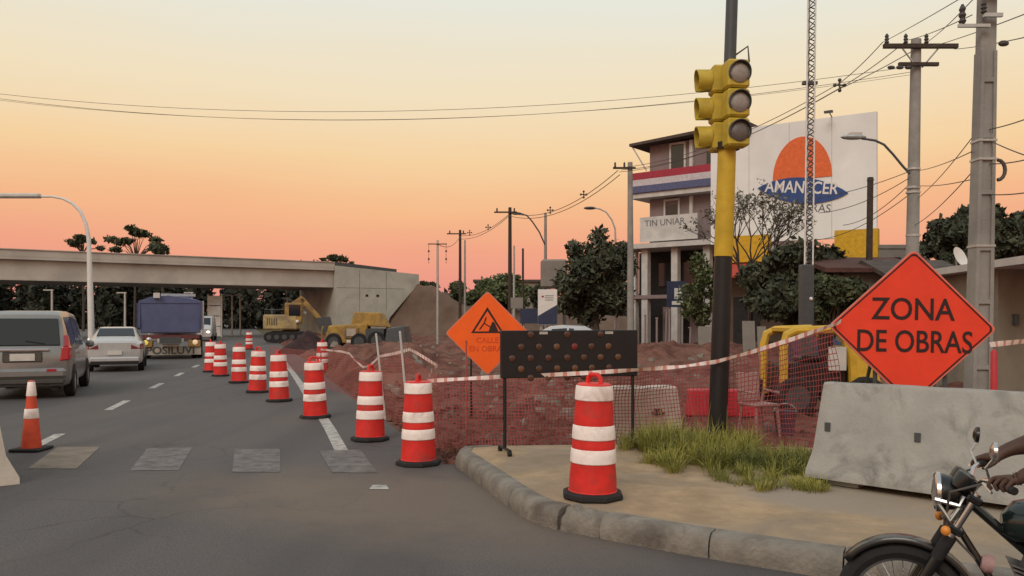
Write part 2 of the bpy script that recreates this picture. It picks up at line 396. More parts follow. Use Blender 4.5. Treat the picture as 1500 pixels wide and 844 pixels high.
idx = np.arange(NR*NC).reshape(NR, NC)
F = np.stack([idx[:-1,:-1], idx[:-1,1:], idx[1:,1:], idx[1:,:-1]], -1).reshape(-1, 4)
so = np_mesh('excavated_soil', np.array(V), F, M_soil, smooth=True); tag(so, kind='structure')
# loose clods and stones on it
CB = MB()
for k in range(2600):
    y = 9.7+12*random.random()**1.6; x = edge(y)+.12+random.random()**1.3*(7 if y > 10.2 else .9)
    s = .018+.05*random.random()**3
    ring = [Vector((math.cos(a)*s*random.uniform(.7,1.3), math.sin(a)*s*random.uniform(.7,1.3), 0)) for a in (0,1.25,2.5,3.8,5.0)]
    c = Vector((x, y, max(soil_h(x, y), 0)))
    lo = [c+p-Vector((0,0,s*.4)) for p in ring]; hi = [c+p*random.uniform(.45,.8)+Vector((0,0,s*random.uniform(.5,1.0))) for p in ring]
    CB.hexa(lo, hi)
RB = MB()
for k in range(260):
    y = 11+20*random.random()**1.4; x = edge(y)+.8+random.random()*13; s = .05+.13*random.random()**2.5
    ring = [Vector((math.cos(a)*s*random.uniform(.6,1.4), math.sin(a)*s*random.uniform(.6,1.4), 0)) for a in (0,1.1,2.2,3.4,4.6,5.5)]
    c = Vector((x, y, max(soil_h(x, y), 0)))
    RB.hexa([c+p-Vector((0,0,s*.4)) for p in ring], [c+p*random.uniform(.4,.85)+Vector((0,0,s*random.uniform(.35,.9))) for p in ring])
tag(RB.build('broken_rubble', M_kerb), 'scattered pale broken concrete and stones on the red soil', 'rubble', kind='stuff')
tag(CB.build('soil_clods', M_soil), 'loose red soil clods and pebbles on the excavation', 'rubble', kind='stuff')

# --- sidewalk corner with kerb stones
kp = [G(*q) for q in ((668,684),(686,697),(712,717),(740,739),(765,757),(788,768),(815,776),(850,783),(900,793),(1000,812),(1120,832),(1200,845))]
kp += [kp[-1]+Vector((.95,-.55,0)), kp[-1]+Vector((2.2,-1.2,0)), kp[-1]+Vector((5,-2.4,0))]
KH = .18
def arc(pts, step):
    o = [0]
    for a, b in zip(pts, pts[1:]): o.append(o[-1]+(b-a).length)
    return o
kp = [Vector((-.30,10.02,0)), Vector((-.62,9.86,0))]+kp
al = arc(kp, 0)
def along(s):
    for i in range(len(kp)-1):
        if s <= al[i+1]:
            t = (s-al[i])/(al[i+1]-al[i]); return kp[i].lerp(kp[i+1], t)
    return kp[-1]
inner = []
s = 0.0
for k in range(41): 
    q = al[-1]*k/40; p = along(q); d = (along(min(q+.15, al[-1]))-along(max(q-.15, 0))).normalized(); inner.append(p+Vector((-d.y, d.x, 0))*.15)
poly = [(p.x, p.y) for p in inner]+[(14, 3.0), (14, 9.5), (4, 9.7), (1.2, 10.0)]
walk = MB().slab(poly, -.05, KH-.006).build('sidewalk', M_walk); tag(walk, kind='structure')
s = 0.0; k = 0
while s < al[-1]-.1:
    L = random.choice((.8,.9,1.0)) if not 3.0 < s < 4.2 else random.choice((.4,.5))
    s2 = min(s+L, al[-1]); mid = along((s+s2)/2)
    pix = CX+mid.x/mid.y*FPX
    broken = 792 < pix < 880
    prof = [(0,-.05), (-.012,.05), (-.004,.115), (.018,.158), (.05,KH-.002), (.10,KH+.004), (.165,KH), (.165,-.05)]
    rings = []; n = 9; fq = 7 if broken else 3
    for i in range(n):
        q = s+.006+(s2-s-.012)*i/(n-1); p = along(q); d = (along(min(q+.12, al[-1]))-along(max(q-.12, 0))).normalized(); nn = Vector((-d.y, d.x, 0))
        ring = []
        for j, (o, z) in enumerate(prof):
            amp = .030 if broken else .0025
            e = Vector((mnoise.noise(Vector((p.x*fq, p.y*fq, z*9+j))), mnoise.noise(Vector((p.x*fq+9, p.y*fq, z*9+j))), mnoise.noise(Vector((p.x*fq, p.y*fq+5, z*9+j)))))*amp
            end = .007 if i in (0, n-1) and 0 < j < 6 else 0
            if broken: end *= 5
            ring.append(p+nn*(o+end)+Vector((0,0,z-(end*.8 if z > .1 else 0)-(.03 if broken and z > .1 and i % 3 == 0 else 0)))+e*(1 if z > 0 else 0))
        rings.append(ring)
    MB().loft(rings).build('kerb_stone', M_kerb, walk, smooth=True)
    s = s2; k += 1

# --- overpass
A = Vector((-41.5,66.4,0)); B = Vector((-17.9,82.4,0)); bd = (B-A).normalized(); brz = math.atan2(bd.y, bd.x)
br = thing('overpass_bridge', 'long grey concrete overpass bridge spanning the road with flared abutment', 'bridge', B, brz)
MB().box((-35,5,6.74), (70,10.3,.24)).build('deck_slab', M_bridge, br)
MB().box((-35,-.05,7.13), (70,.22,.56)).box((-35,-.08,7.44), (70,.34,.07)).build('parapet', M_bridge, br)
MB().box((-35,10.05,7.13), (70,.22,.56)).build('parapet', M_bridge, br)
for yy in (.55, 3.6, 6.6, 9.5):
    MB().prism([(-70,4.95),(0,4.95),(0,6.62),(-70,6.62)], yy-.3, yy+.3).box((-35,yy-.05,5.0), (70,.75,.16)).build('girder', M_bridge, br)
ab = MB().prism([(.03,-.5),(5.0,-.5),(6.0,1.9),(9.4,5.57),(9.4,6.5),(.03,7.1)], -.35, .25).build('wing_wall', M_bridge2, br)
MB().box((.6,5.2,3.3), (1.1,9.8,7.0)).build('abutment_wall', M_bridge2, br)
MB().prism([(.1,7.14),(6.9,6.70),(6.9,6.98),(.1,7.5)], -.1, .12).build('guard_rail', M_dgrey, br)
for hx in (3.4, 4.6):
    MB().box((hx,-.36,4.15), (.28,.06,.22)).build('drain_hole', M_black, ab)
for hx in (2.6, 5.6):
    MB().box((hx,-.352,4.6 if hx > 4 else 3.4), (.03,.012,4.0 if hx > 4 else 6.6)).build('panel_joint', M_dgrey, ab)
MB().box((3.9,-.352,4.9), (7.6,.012,.03)).build('panel_joint', M_dgrey, ab)
for px_ in (-34, -62):
    MB().box((px_,5,2.2), (1.1,8.4,5.5), bev=.1).build('pier', M_bridge2, br)

# --- embankment behind the wing wall
Vn = []; NX, NY = 60, 40
for i in range(NX):
    x = 2.2+70*(i/(NX-1))**1.6
    for j in range(NY):
        y = -13+36*j/(NY-1)
        toe = -min(11, max(0, (x-5.0)*2.2))
        top = max(6.1-1.1*max(0, x-9.4), 3.1-.05*max(0, x-11.5))
        h = max(-.2, min(top, (y-toe)*.62, (23-y)*.62))
        h += .25*fbm(x*.25, y*.25, 2)*(1 if h > .3 else .3)
        if x < 6.2 and y < .3: h = min(h, -.1)
        Vn.append((x, y, h))
idx = np.arange(NX*NY).reshape(NX, NY)
F = np.stack([idx[:-1,:-1], idx[1:,:-1], idx[1:,1:], idx[:-1,1:]], -1).reshape(-1, 4)
eb = np_mesh('embankment', np.array(Vn), F, M_bank, smooth=True); eb.location = B; eb.rotation_euler = (0, 0, brz); tag(eb, kind='structure')

# ------------------------------------------------------------------ vegetation
def leaf_mesh(name, blobs, n, size, m, parent, seed=1, hollow=.55, flat=.5):
    rg = np.random.default_rng(seed)
    bl = np.array(blobs, float); wgt = (bl[:,3]*bl[:,4]*bl[:,5])**(2/3); wgt /= wgt.sum()
    pick = rg.choice(len(bl), n, p=wgt); d = rg.normal(size=(n,3)); d /= np.linalg.norm(d, axis=1)[:,None]
    rad = (hollow+(1-hollow)*rg.random(n))[:,None]*(1+.12*rg.normal(size=(n,1)))
    c = bl[pick,:3]+d*rad*bl[pick,3:6]
    a = rg.normal(size=(n,3)); a /= np.linalg.norm(a, axis=1)[:,None]
    b = np.cross(a, d+.8*rg.normal(size=(n,3))); b /= np.linalg.norm(b, axis=1)[:,None]+1e-9
    s = size*(.4+1.3*rg.random((n,1))**1.6)
    V = np.stack([c-a*s, c+b*s*flat, c+a*s, c-b*s*flat], 1).reshape(-1, 3)
    return np_mesh(name, V, np.arange(4*n).reshape(n, 4), m, parent)
def clumps(c, r, k, cr, seed, low=.0):
    rg = random.Random(seed); o = []
    for i in range(k):
        while True:
            p = Vector((rg.uniform(-1,1), rg.uniform(-1,1), rg.uniform(-1+low,1)))
            if p.length < 1: break
        f = cr*rg.uniform(.7,1.35)
        p = p*(1-cr*.6)
        o.append((c[0]+p.x*r[0], c[1]+p.y*r[1], c[2]+p.z*r[2], r[0]*f, r[1]*f, r[2]*f*.85))
    return o
def tree(label, loc, h0, tr, blobs, n, size, m, seed, group=None, name='tree', hollow=.55, limbs=True):
    t = thing(name, label, 'tree', loc, 0, group)
    tb = MB(); rg = random.Random(seed)
    cz = sum(b[2] for b in blobs)/len(blobs); cx = sum(b[0] for b in blobs)/len(blobs)
    fork = Vector((cx*.3, 0, h0))
    tb.tube([(0,0,-.3), (tr*.3,0,h0*.35), (cx*.15,tr*.4,h0*.7), fork], [tr*1.35, tr, tr*.85, tr*.75], 9)
    if limbs:
        for b in blobs:
            e = Vector(b[:3]); md = fork.lerp(e, .5)+Vector((rg.uniform(-.2,.2), rg.uniform(-.2,.2), .12*(e-fork).length))
            tb.tube([fork-Vector((0,0,.1)), md, e], [tr*.5, tr*.3, tr*.1], 6)
    tb.build('trunk', M_bark, t, smooth=True)
    leaf_mesh('crown', blobs, n, size, m, t, seed, hollow)
    return t
def crown_px(px, py, wpx, hpx, Y, depth=None, k=16, cr=.34, seed=1, low=0):
    """crown ellipsoid of a tree standing at distance Y, in the tree's own frame"""
    c = P(px, py, Y); rx = wpx/2/FPX*Y; rz = hpx/2/FPX*Y
    return (c.x, Y, 0), clumps((0, 0, c.z), (rx, depth or rx, rz), k, cr, seed, low)
l, b = crown_px(872, 404, 122, 150, 44, k=60, cr=.24, seed=3)
tree('big round dark mango tree beside the tall concrete pole', l, 2.2, .22, b, 14000, .15, M_leafD, 3)
l, b = crown_px(1158, 412, 150, 132, 33, k=44, cr=.3, seed=5)
tree('dense dark green tree standing behind the lattice mast', l, 1.3, .16, b, 22000, .13, M_leafD, 5)
l, b = crown_px(1215, 432, 100, 76, 30, k=26, cr=.34, seed=6)
tree('low bushy green tree in front of the grey house wall', l, .9, .12, b, 11000, .11, M_leafM, 6)
l, b = crown_px(1026, 420, 70, 120, 42, k=16, cr=.32, seed=8)
tree('olive green slender tree in front of the four storey building', l, 1.2, .12, b, 2600, .11, M_leafL, 8)
l, b = crown_px(1442, 350, 160, 116, 34, k=60, cr=.26, seed=9)
tree('large dark tree rising behind the houses and the concrete pole', l, 2.5, .25, b, 30000, .13, M_leafD, 9)
l, b = crown_px(1398, 385, 60, 60, 33, k=10, cr=.34, seed=10)
tree('small dark tree at the foot of the large dark tree', l, 1.8, .12, b, 4500, .1, M_leafD, 10)
l, b = crown_px(735, 428, 120, 54, 88, k=22, cr=.3, seed=12)
tree('wide green tree growing behind the orange warning sign', l, 2.0, .25, b, 8000, .22, M_leafL, 12)
l, b = crown_px(684, 432, 70, 70, 98, k=12, cr=.3, seed=13)
tree('grey green tree between the utility poles past the embankment', l, 2, .2, b, 4000, .24, M_leafM, 13)
l, b = crown_px(795, 440, 40, 60, 62, k=12, cr=.32, seed=14)
tree('narrow dark tree behind the white and blue signboard', l, 1.6, .15, b, 3000, .15, M_leafD, 14)
# flat-topped trees beyond the bridge
def flat_tree(px, py, wpx, hpx, Y, seed, label, n=1500):
    c = P(px, py, Y); rx = wpx/2/FPX*Y; rz = hpx/FPX*Y; rg = random.Random(seed); bl = []
    for i in range(20):
        u = rg.uniform(-1, 1); bl.append((u*rx*.95, rg.uniform(-1,1)*rx*.5, c.z+rz*(.15+.75*(1-u*u)*rg.uniform(.55,1)), rx*.24, rx*.24, rz*.12))
    return tree(label, (c.x, Y, 0), c.z-rz*.15, .16, bl, n*2, .26, M_leafM, seed, hollow=.2)
flat_tree(122, 368, 48, 24, 118, 21, 'small flat topped tree above the bridge parapet beside the street lamp', 800)
flat_tree(197, 374, 84, 42, 118, 22, 'wide flat topped tree with open crown above the bridge parapet', 1700)
flat_tree(238, 374, 22, 14, 118, 27, 'little scrubby tree beside the wide flat topped tree', 400)
flat_tree(495, 392, 44, 20, 112, 23, 'small dark tree showing above the bridge abutment', 900)
l, b = crown_px(622, 424, 44, 26, 120, k=9, cr=.34, seed=24)
tree('dark shrubby tree on top of the embankment', (l[0], l[1], 4.0), .3, .1, [(q[0],q[1],q[2]-4.0,q[3],q[4],q[5]) for q in b], 2500, .2, M_leafM, 24)
# leafless tree in front of the billboard
def bare_tree():
    loc = P(1098, 468, 34); loc.z = 0
    t = thing('tree', 'almost leafless tree with thin upright branches in front of the billboard', 'tree', loc)
    rg = random.Random(5); mb = MB(); tips = []
    def grow(p, d, ln, r, lv):
        q = p+d*ln; m_ = p.lerp(q, .5)+Vector((rg.uniform(-1,1), rg.uniform(-1,1), 0))*ln*.06
        mb.tube([p, m_, q], [r, r*.85, r*.65], 5)
        if lv == 0: tips.append(q); return
        for i in range(rg.choice((2,3,3))):
            nd = (d+Vector((rg.uniform(-.75,.75), rg.uniform(-.75,.75), rg.uniform(-.1,.4)))).normalized()
            grow(q, nd, ln*rg.uniform(.62,.82), r*.62, lv-1)
        if lv <= 2: tips.append(q)
    grow(Vector((0,0,-.2)), Vector((.03,0,1)), 2.5, .12, 1) if False else None
    mb.tube([(0,0,-.2), (.02,0,1.4), (.05,0,2.7)], [.15,.12,.1], 8)
    for a in range(6):
        an = a*1.05+.3; grow(Vector((.05,0,2.6)), Vector((math.cos(an)*.42, math.sin(an)*.42, 1)).normalized(), 1.5, .06, 4)
    mb.build('trunk', M_bark, t)
    bl = [(p.x, p.y, p.z, .28, .28, .24) for p in tips[::2]]
    leaf_mesh('crown', bl, 2600, .06, M_leafG, t, 4, .1)
bare_tree()
# far wood reading as one mass
bl = []; rg = random.Random(3)
for i in range(150):
    x = -125+i*1.55+rg.uniform(-1,1); y = 150+rg.uniform(-8,8)
    hgt = 9.6+1.6*math.sin(i*.35)+rg.uniform(-1.0,1.0)
    if x > -16: hgt *= .62
    if x > 20: hgt *= .9
    bl += [(x, y, hgt*.30, 2.6, 3, hgt*.42), (x+rg.uniform(-1,1), y, hgt*.7, 2.4, 2.6, hgt*.36)]
fw = leaf_mesh('far_wood', bl, 70000, .62, M_farwood, None, 31, .4); tag(fw, 'dark belt of far trees seen under the bridge', 'wood', kind='stuff')
# tall grass round the signal pole
GB_V = []; GB_F = []
rg = random.Random(2)
gp = [G(940,662,.18).xy, G(985,690,.18).xy, G(1100,718,.18).xy, G(1200,722,.18).xy, G(1228,690,.18).xy, Vector((3.35,8.6)), Vector((2.8,9.9)), Vector((1.35,10.0))]
def inside(p, poly):
    c = False; n = len(poly)
    for i in range(n):
        a, b = poly[i], poly[(i+1) % n]
        if (a[1] > p[1]) != (b[1] > p[1]) and p[0] < (b[0]-a[0])*(p[1]-a[1])/(b[1]-a[1])+a[0]: c = not c
    return c
tufts = []
while len(tufts) < 230:
    x, y = rg.uniform(1.1,3.6), rg.uniform(7.2,10.2)
    nzv = mnoise.noise(Vector((x*2.6, y*2.6, 0)))
    if not inside((x+nzv*.25, y+nzv*.25), gp): continue
    back = max(0, min(1, (y-7.6)/1.5)); mid = max(0, 1-abs((x-2.0)/1.2)**2)
    tufts.append((x, y, (.09+.17*mid*back+.04*back)*rg.uniform(.6,1.35)))
for tx_, ty_, th in tufts:
    for k_ in range(rg.randint(40,70)):
        a = rg.uniform(0, 6.28); off = rg.random()**.7*.09; x, y = tx_+math.cos(a)*off, ty_+math.sin(a)*off
        a += rg.uniform(-.6,.6); h = th*rg.uniform(.4,1.15); lean = h*rg.uniform(.15,1.1)*(.5+off*9); w = rg.uniform(.0022,.005)
        if rg.random() < .02: h *= 1.6; lean *= .4
        dx, dy = math.cos(a), math.sin(a); z0 = .165; b0 = len(GB_V); hd = max(.45, 1-.35*(lean/h)**2)
        for u, ww in ((0,1),(.45,.95),(.8,.6),(1,.12)):
            cxp, cyp, czp = x+dx*lean*u*u, y+dy*lean*u*u, z0+h*(u-(1-hd)*u**3)
            GB_V += [(cxp-dy*w*ww, cyp+dx*w*ww, czp), (cxp+dy*w*ww, cyp-dx*w*ww, czp)]
        GB_F += [(b0+2*q_,b0+2*q_+1,b0+2*q_+3,b0+2*q_+2) for q_ in range(3)]
M_grass = mat('grass_blades', (.115,.13,.03), .7, var=.3, scale=1.4, col2=(.36,.33,.07))
gr = np_mesh('grass', np.array(GB_V), np.array(GB_F), M_grass); tag(gr, 'tuft of tall yellow green grass round the signal pole', 'grass', kind='stuff')

# ------------------------------------------------------------------ buildings
def plane_hit(loc, rz, px, py, off=0.0):
    """local x,z where the pixel's ray meets the upright plane y=off of a thing"""
    d = Vector(((px-CX)/FPX, 1, -(py-HY)/FPX)); ux = Vector((math.cos(rz), math.sin(rz), 0)); uy = Vector((-math.sin(rz), math.cos(rz), 0))
    o = Vector((0,0,EYE)); l = Vector(loc); t = ((l+uy*off-o).dot(uy))/d.dot(uy); h = o+d*t-l
    return h.dot(ux), h.z
M_brick = mat('pink_grey_tile', (.27,.20,.195), .8, var=.12, scale=1.2, col2=(.22,.17,.17))
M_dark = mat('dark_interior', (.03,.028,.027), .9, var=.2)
M_fred = mat('flag_red', (.36,.035,.06), .7); M_fblue = mat('flag_blue', (.10,.11,.21), .7); M_fwhite = mat('flag_white', (.55,.50,.52), .7)
M_roofd = mat('dark_roof', (.085,.065,.055), .85, var=.25, scale=3)
AL = Vector((8.85, 52.6, 0)); AR = math.atan2(-.62, .785)
ap = thing('apartment_building', 'narrow four storey building with red white and blue banded balcony', 'building', AL, AR)
def ah(px, py, off=0): return plane_hit(AL, AR, px, py, off)
MB().box((3.0,4.5,11.3), (6.0,9.0,3.1)).build('upper_wall', M_brick, ap)
MB().box((3.0,4.5,8.05), (6.0,9.0,3.3)).build('middle_wall', M_brick, ap)
MB().prism([(-1.0,12.78),(6.8,13.1),(6.8,13.3),(-1.0,12.95)], -.9, 9.6).build('roof', M_roofd, ap)
MB().tube([(-.02,-.4,11.2),(-.9,-.7,12.8)], .05, 6).build('roof_brace', M_offw, ap)
MB().box((2.6,3.9,9.55), (7.0,9.6,.3)).build('balcony_slab', M_offw, ap)
for nm, m_, z0, z1 in (('red_stripe', M_fred, 10.55, 11.0), ('white_stripe', M_fwhite, 10.15, 10.55), ('blue_stripe', M_fblue, 9.72, 10.15)):
    q = MB().box((2.6,-.98,(z0+z1)/2), (7.1,.1,z1-z0-.004)).build(nm, m_, ap); MB().box((-.93,3.5,(z0+z1)/2), (.1,8.9,z1-z0-.004)).build(nm, m_, ap)
for zb, x0 in ((11.0, 2.0), (9.7-2.2, 1.6)):
    d_ = MB().box((x0,-.03,zb+.65 if zb > 9 else zb+.7), (.9,.1,1.9 if zb > 9 else 1.4)).build('door', M_glassb, ap)
    MB().box((x0-.5,-.05,zb+.65), (.12,.14,2.1)).box((x0+.5,-.05,zb+.65), (.12,.14,2.1)).box((x0,-.05,zb+1.72), (1.12,.14,.12)).build('frame', M_offw, d_)
for x0 in (2.95,):
    MB().box((x0,-.08,11.3), (.22,.2,3.0)).box((x0,-.08,8.05), (.22,.2,2.6)).build('pilaster', M_offw, ap)
w_ = MB().box((4.4,-.04,11.4), (.9,.1,1.1)).build('window', M_glassb, ap); MB().box((4.4,-.06,10.8), (1.1,.16,.1)).build('sill', M_offw, w_)
MB().box((4.7,-.2,12.1), (.8,.35,.55)).build('air_conditioner', M_white, ap)
x0, z0 = ah(938,355,-1.2); x1, z1 = ah(1022,312,-1.2)
sg = MB().box(((x0+x1)/2,-1.2,(z0+z1)/2), (x1-x0,.12,z1-z0)).build('sign_panel', M_offw, ap)
M_faint = mat('faded_letters', (.13,.13,.14), .7)
text_mesh('TIN UNIAR', .56, M_faint, sg, T((x0+(x1-x0)*.44, -1.265, (z0+z1)/2+.35)) @ UPRIGHT, extrude=.004)
MB().box((2.6,3.0,6.25), (7.4,10.0,.3)).build('floor_slab', M_offw, ap)
for cx_ in (-.4, .45, 2.5, 4.6): MB().box((cx_,-1.3,3.05), (.42,.42,6.1)).build('column', M_offw, ap)
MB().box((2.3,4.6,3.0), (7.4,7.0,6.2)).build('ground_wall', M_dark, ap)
MB().box((2.2,-1.0,3.1), (6.4,1.2,.22)).build('mezzanine_slab', M_brick, ap)
for cx_ in (.6, 2.3, 3.7):
    MB().box((cx_,1.06,4.6), (1.0,.1,1.5)).build('window', M_glassb, ap)
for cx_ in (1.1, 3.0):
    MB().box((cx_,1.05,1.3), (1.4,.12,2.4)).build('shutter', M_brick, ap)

# billboard with the sunrise emblem
BL = Vector((10.8, 44.5, 0)); BR_ = math.atan2(-.54, .84)
bb = thing('billboard', 'huge white billboard with orange sun above a blue name emblem', 'billboard', BL, BR_)
def bh(px, py, off=-.02): return plane_hit(BL, BR_, px, py, off)
xr, zt = bh(1284,163); _, zb = bh(1284,346); xl, _ = bh(1041,200)
M_bbw = two_scale(mat('billboard_white', (.80,.81,.79), .6, var=.04, scale=.6), (.70,.71,.70), .25, .45, .7)
MB().box(((xl+xr)/2,.15,(zt+zb)/2), (xr-xl,.3,zt-zb)).build('panel', M_bbw, bb)
for q in (.25,.5,.75):
    MB().box((xl+(xr-xl)*q,-.004,(zt+zb)/2), (.03,.012,zt-zb-.1)).build('panel_seam', M_offw, bb)
for q in (.08,.5,.92):
    MB().box((xl+(xr-xl)*q,.55,zt/2-.3), (.3,.3,zt-.6)).build('post', M_galv, bb)
for q in (.25,.75):
    MB().tube([(xl+(xr-xl)*q,.1,zt),(xl+(xr-xl)*q,-.7,zt+.12)], .03, 6).box((xl+(xr-xl)*q,-.75,zt+.1), (.4,.2,.1)).build('flood_lamp', M_dgrey, bb)
M_sun = mat('emblem_orange', (.72,.14,.035), .6); M_blue = mat('emblem_blue', (.028,.07,.23), .6)
(xa, za), (xb, zb2), (xc, zc) = bh(1132,262), bh(1219,262), bh(1176,200)
cx_, rx_ = (xa+xb)/2, (xb-xa)/2; cz_ = (za+zb2)/2; rz_ = zc-cz_
pts = [(cx_+rx_*math.cos(t*math.pi/24), cz_+rz_*math.sin(t*math.pi/24)) for t in range(25)]
MB().prism(pts, -.04, .01).build('sun_emblem', M_sun, bb)
(xa, za), (xb, zb2) = bh(1110,276), bh(1243,283); (_, z_t), (_, z_b) = bh(1178,256), bh(1178,293)
pts = []
for t in range(17): u = t/16; pts.append((xa+(xb-xa)*u, za+(zb2-za)*u-(z_t-z_b)*.52*math.sin(math.pi*u)**.8))
for t in range(15, 0, -1): u = t/16; pts.append((xa+(xb-xa)*u, za+(zb2-za)*u+(z_t-z_b)*.52*math.sin(math.pi*u)**.8))
MB().prism(pts, -.07, -.045).build('name_emblem', M_blue, bb)
(xa, za), (xb, zb2) = bh(1126,274), bh(1223,277); an = math.atan2(zb2-za, xb-xa)
text_mesh('AMANECER', .86, M_white, bb, T(((xa+xb)/2, -.076, (za+zb2)/2)) @ UPRIGHT @ Matrix.Rotation(an, 4, 'Z'), sx=(xb-xa)/4.05, bold=.012)
(xa, za), (xb, zb2) = bh(1136,303), bh(1214,306); an = math.atan2(zb2-za, xb-xa)
text_mesh('CONTERAS', .58, M_faint, bb, T(((xa+xb)/2, -.012, (za+zb2)/2)) @ UPRIGHT @ Matrix.Rotation(an, 4, 'Z'), sx=(xb-xa)/2.75)

# shop below the billboard
SL = Vector((10.5, 40.8, 0)); M_par = mat('parapet_yellow', (.62,.36,.02), .7, var=.15); M_brn = mat('brown_wall', (.13,.085,.06), .85, var=.2, scale=1)
sh = thing('shop_building', 'low brown shop with yellow parapet and red awning under the billboard', 'building', SL, BR_)
MB().box((3.6,1.4,2.2), (7.2,2.8,4.6)).build('wall', M_brn, sh)
for a_, b_ in ((0.0,2.3), (5.3,7.15)):
    MB().box(((a_+b_)/2,.1,5.15), (b_-a_,.5,1.3)).build('parapet', M_par, sh)
MB().box((3.8,.1,4.75), (2.98,.46,.5)).build('parapet', M_brn, sh)
MB().hexa([(.2,-.02,4.4),(2.4,-.02,4.4),(2.4,-1.3,3.7),(.2,-1.3,3.7)], [(.2,-.02,4.46),(2.4,-.02,4.46),(2.4,-1.3,3.76),(.2,-1.3,3.76)]).build('awning', mat('awning_red', (.42,.06,.04), .8), sh)
for x_ in (1.2, 3.6, 5.8):
    MB().box((x_,-.03,1.5), (1.3,.1,2.6)).build('shutter', M_dark, sh)
# houses at the right
def gable_house(label, px0, px1, Y, hw, hr, depth, rz, mw, mr, over=.5):
    a = P(px0, HY, Y); a.z = 0; w = (P(px1, HY, Y)-P(px0, HY, Y)).length
    t = thing('house', label, 'house', a, rz)
    MB().box((w/2, depth/2, hw/2-.1), (w, depth, hw+.2)).build('wall', mw, t)
    rf = MB().prism([(-over, hw-.12), (w+over, hw-.12), (w+over, hw), (-over, hw)], 0, 1) if False else MB()
    for sgn in (0, 1):
        y0, y1 = (-over, depth/2) if sgn == 0 else (depth+over, depth/2)
        rf.hexa([(-over,y0,hw-.1),(w+over,y0,hw-.1),(w+over,y1,hr),(-over,y1,hr)], [(-over,y0,hw+.06),(w+over,y0,hw+.06),(w+over,y1,hr+.16),(-over,y1,hr+.16)])
    rf.build('roof', mr, t)
    MB().hexa([(0,.01,hw-.1),(0,depth-.01,hw-.1),(0,depth/2,hr)], [(.15,.01,hw-.1),(.15,depth-.01,hw-.1),(.15,depth/2,hr)]).build('gable', mw, t)
    return t, w
M_hw = mat('house_wall', (.24,.215,.19), .85, var=.15, scale=.8); M_tile = mat('roof_tile', (.085,.036,.028), .85, var=.25, scale=3)
M_beige = two_scale(mat('beige_wall', (.27,.235,.185), .85, var=.1, scale=.8), (.17,.15,.12), .5, .45, .7)
t, w = gable_house('grey walled house with red tiled roof left of the warning sign', 1222, 1335, 30, 3.5, 4.0, 5, 0, M_hw, M_tile)
for q in (.3,.72):
    wn = MB().box((w*q,-.03,2.2), (.9,.1,1.1)).build('window', M_glassb, t); MB().box((w*q,-.06,1.6), (1.1,.16,.08)).build('sill', M_offw, wn)
t, w = gable_house('house with long dark roof behind the red warning sign', 1350, 1440, 27, 2.6, 3.75, 7, 0, M_hw, M_roofd)
MB().box((w*.35,-.03,1.3), (.9,.1,2.0)).build('door', M_dark, t)
MB().box((w*.75,-.03,1.6), (.8,.1,.9)).build('window', M_glassb, t)
t, w = gable_house('grey two storey house rising behind the tiled roof', 1284, 1362, 37, 5.0, 5.15, 5, 0, M_hw, M_hw, .05)
MB().box((w*.3,-.03,4.2), (.7,.1,.6)).build('window', M_glassb, t)
dsh = thing('satellite_dish', 'white satellite dish on the dark house roof', 'dish', P(1401,388,28))
MB().tube([(0,0,-.25),(0,0,.2)], .03, 6).build('mast', M_galv, dsh)
MB().lathe([(.02,0),(.2,.03),(.36,.11),(.37,.11),(.2,.06),(.01,.04)], 18, T((0,-.08,.22)) @ Matrix.Rotation(R(65),4,'X') @ Matrix.Rotation(R(30),4,'Y')).build('dish', M_white, dsh, smooth=True)
k = thing('kiosk_shop', 'beige shop wall with flat canopy at the road side', 'building', P(1462,HY,18)*1.0, R(-6)); k.location.z = 0
MB().box((3.5,2.5,1.35), (7,5,2.9)).build('wall', M_beige, k)
MB().box((3.3,1.6,2.88), (7.4,7.4,.16)).build('canopy', M_offw, k)
MB().box((1.1,-.6,3.25), (1.5,.12,.55)).build('sign_board', M_offw, k)
MB().box((.35,-.03,1.7), (.1,.12,.24)).build('switch_box', M_dgrey, k)
MB().box((2.4,-.03,1.1), (1.4,.1,2.1)).build('door', M_dark, k)
MB().box((.55,-1.2,2.74), (.3,.14,.08)).build('canopy_lamp', M_white, k)
MB().box((-.12,-1.9,1.4), (.14,.14,2.8)).build('canopy_post', M_galv, k)
# far low building and grey box beyond the sign
f = thing('warehouse', 'low far building with flat roof behind the green tree', 'building', P(702,HY,120)*1.0); f.location.z = 0
MB().box((5,4,3.6), (11,8,7.2)).build('wall', M_hw, f); MB().box((5,4,7.35), (11.8,8.8,.35)).build('roof', M_roofd, f)
for q in range(4): MB().box((1.4+q*2.4,-.05,5.0), (1.2,.14,1.2)).build('window', M_glassb, f)
f = thing('water_tank_tower', 'grey box shaped tank on a dark stand beside the mango tree', 'tank', P(811,HY,58)*1.0); f.location.z = 0
MB().box((0,0,4.9), (1.8,1.8,2.0), bev=.12).build('tank', M_hw, f)
for i in (-1,1):
    for j in (-1,1): MB().box((i*.75,j*.75,1.95), (.14,.14,4.0)).build('leg', M_dgrey, f)
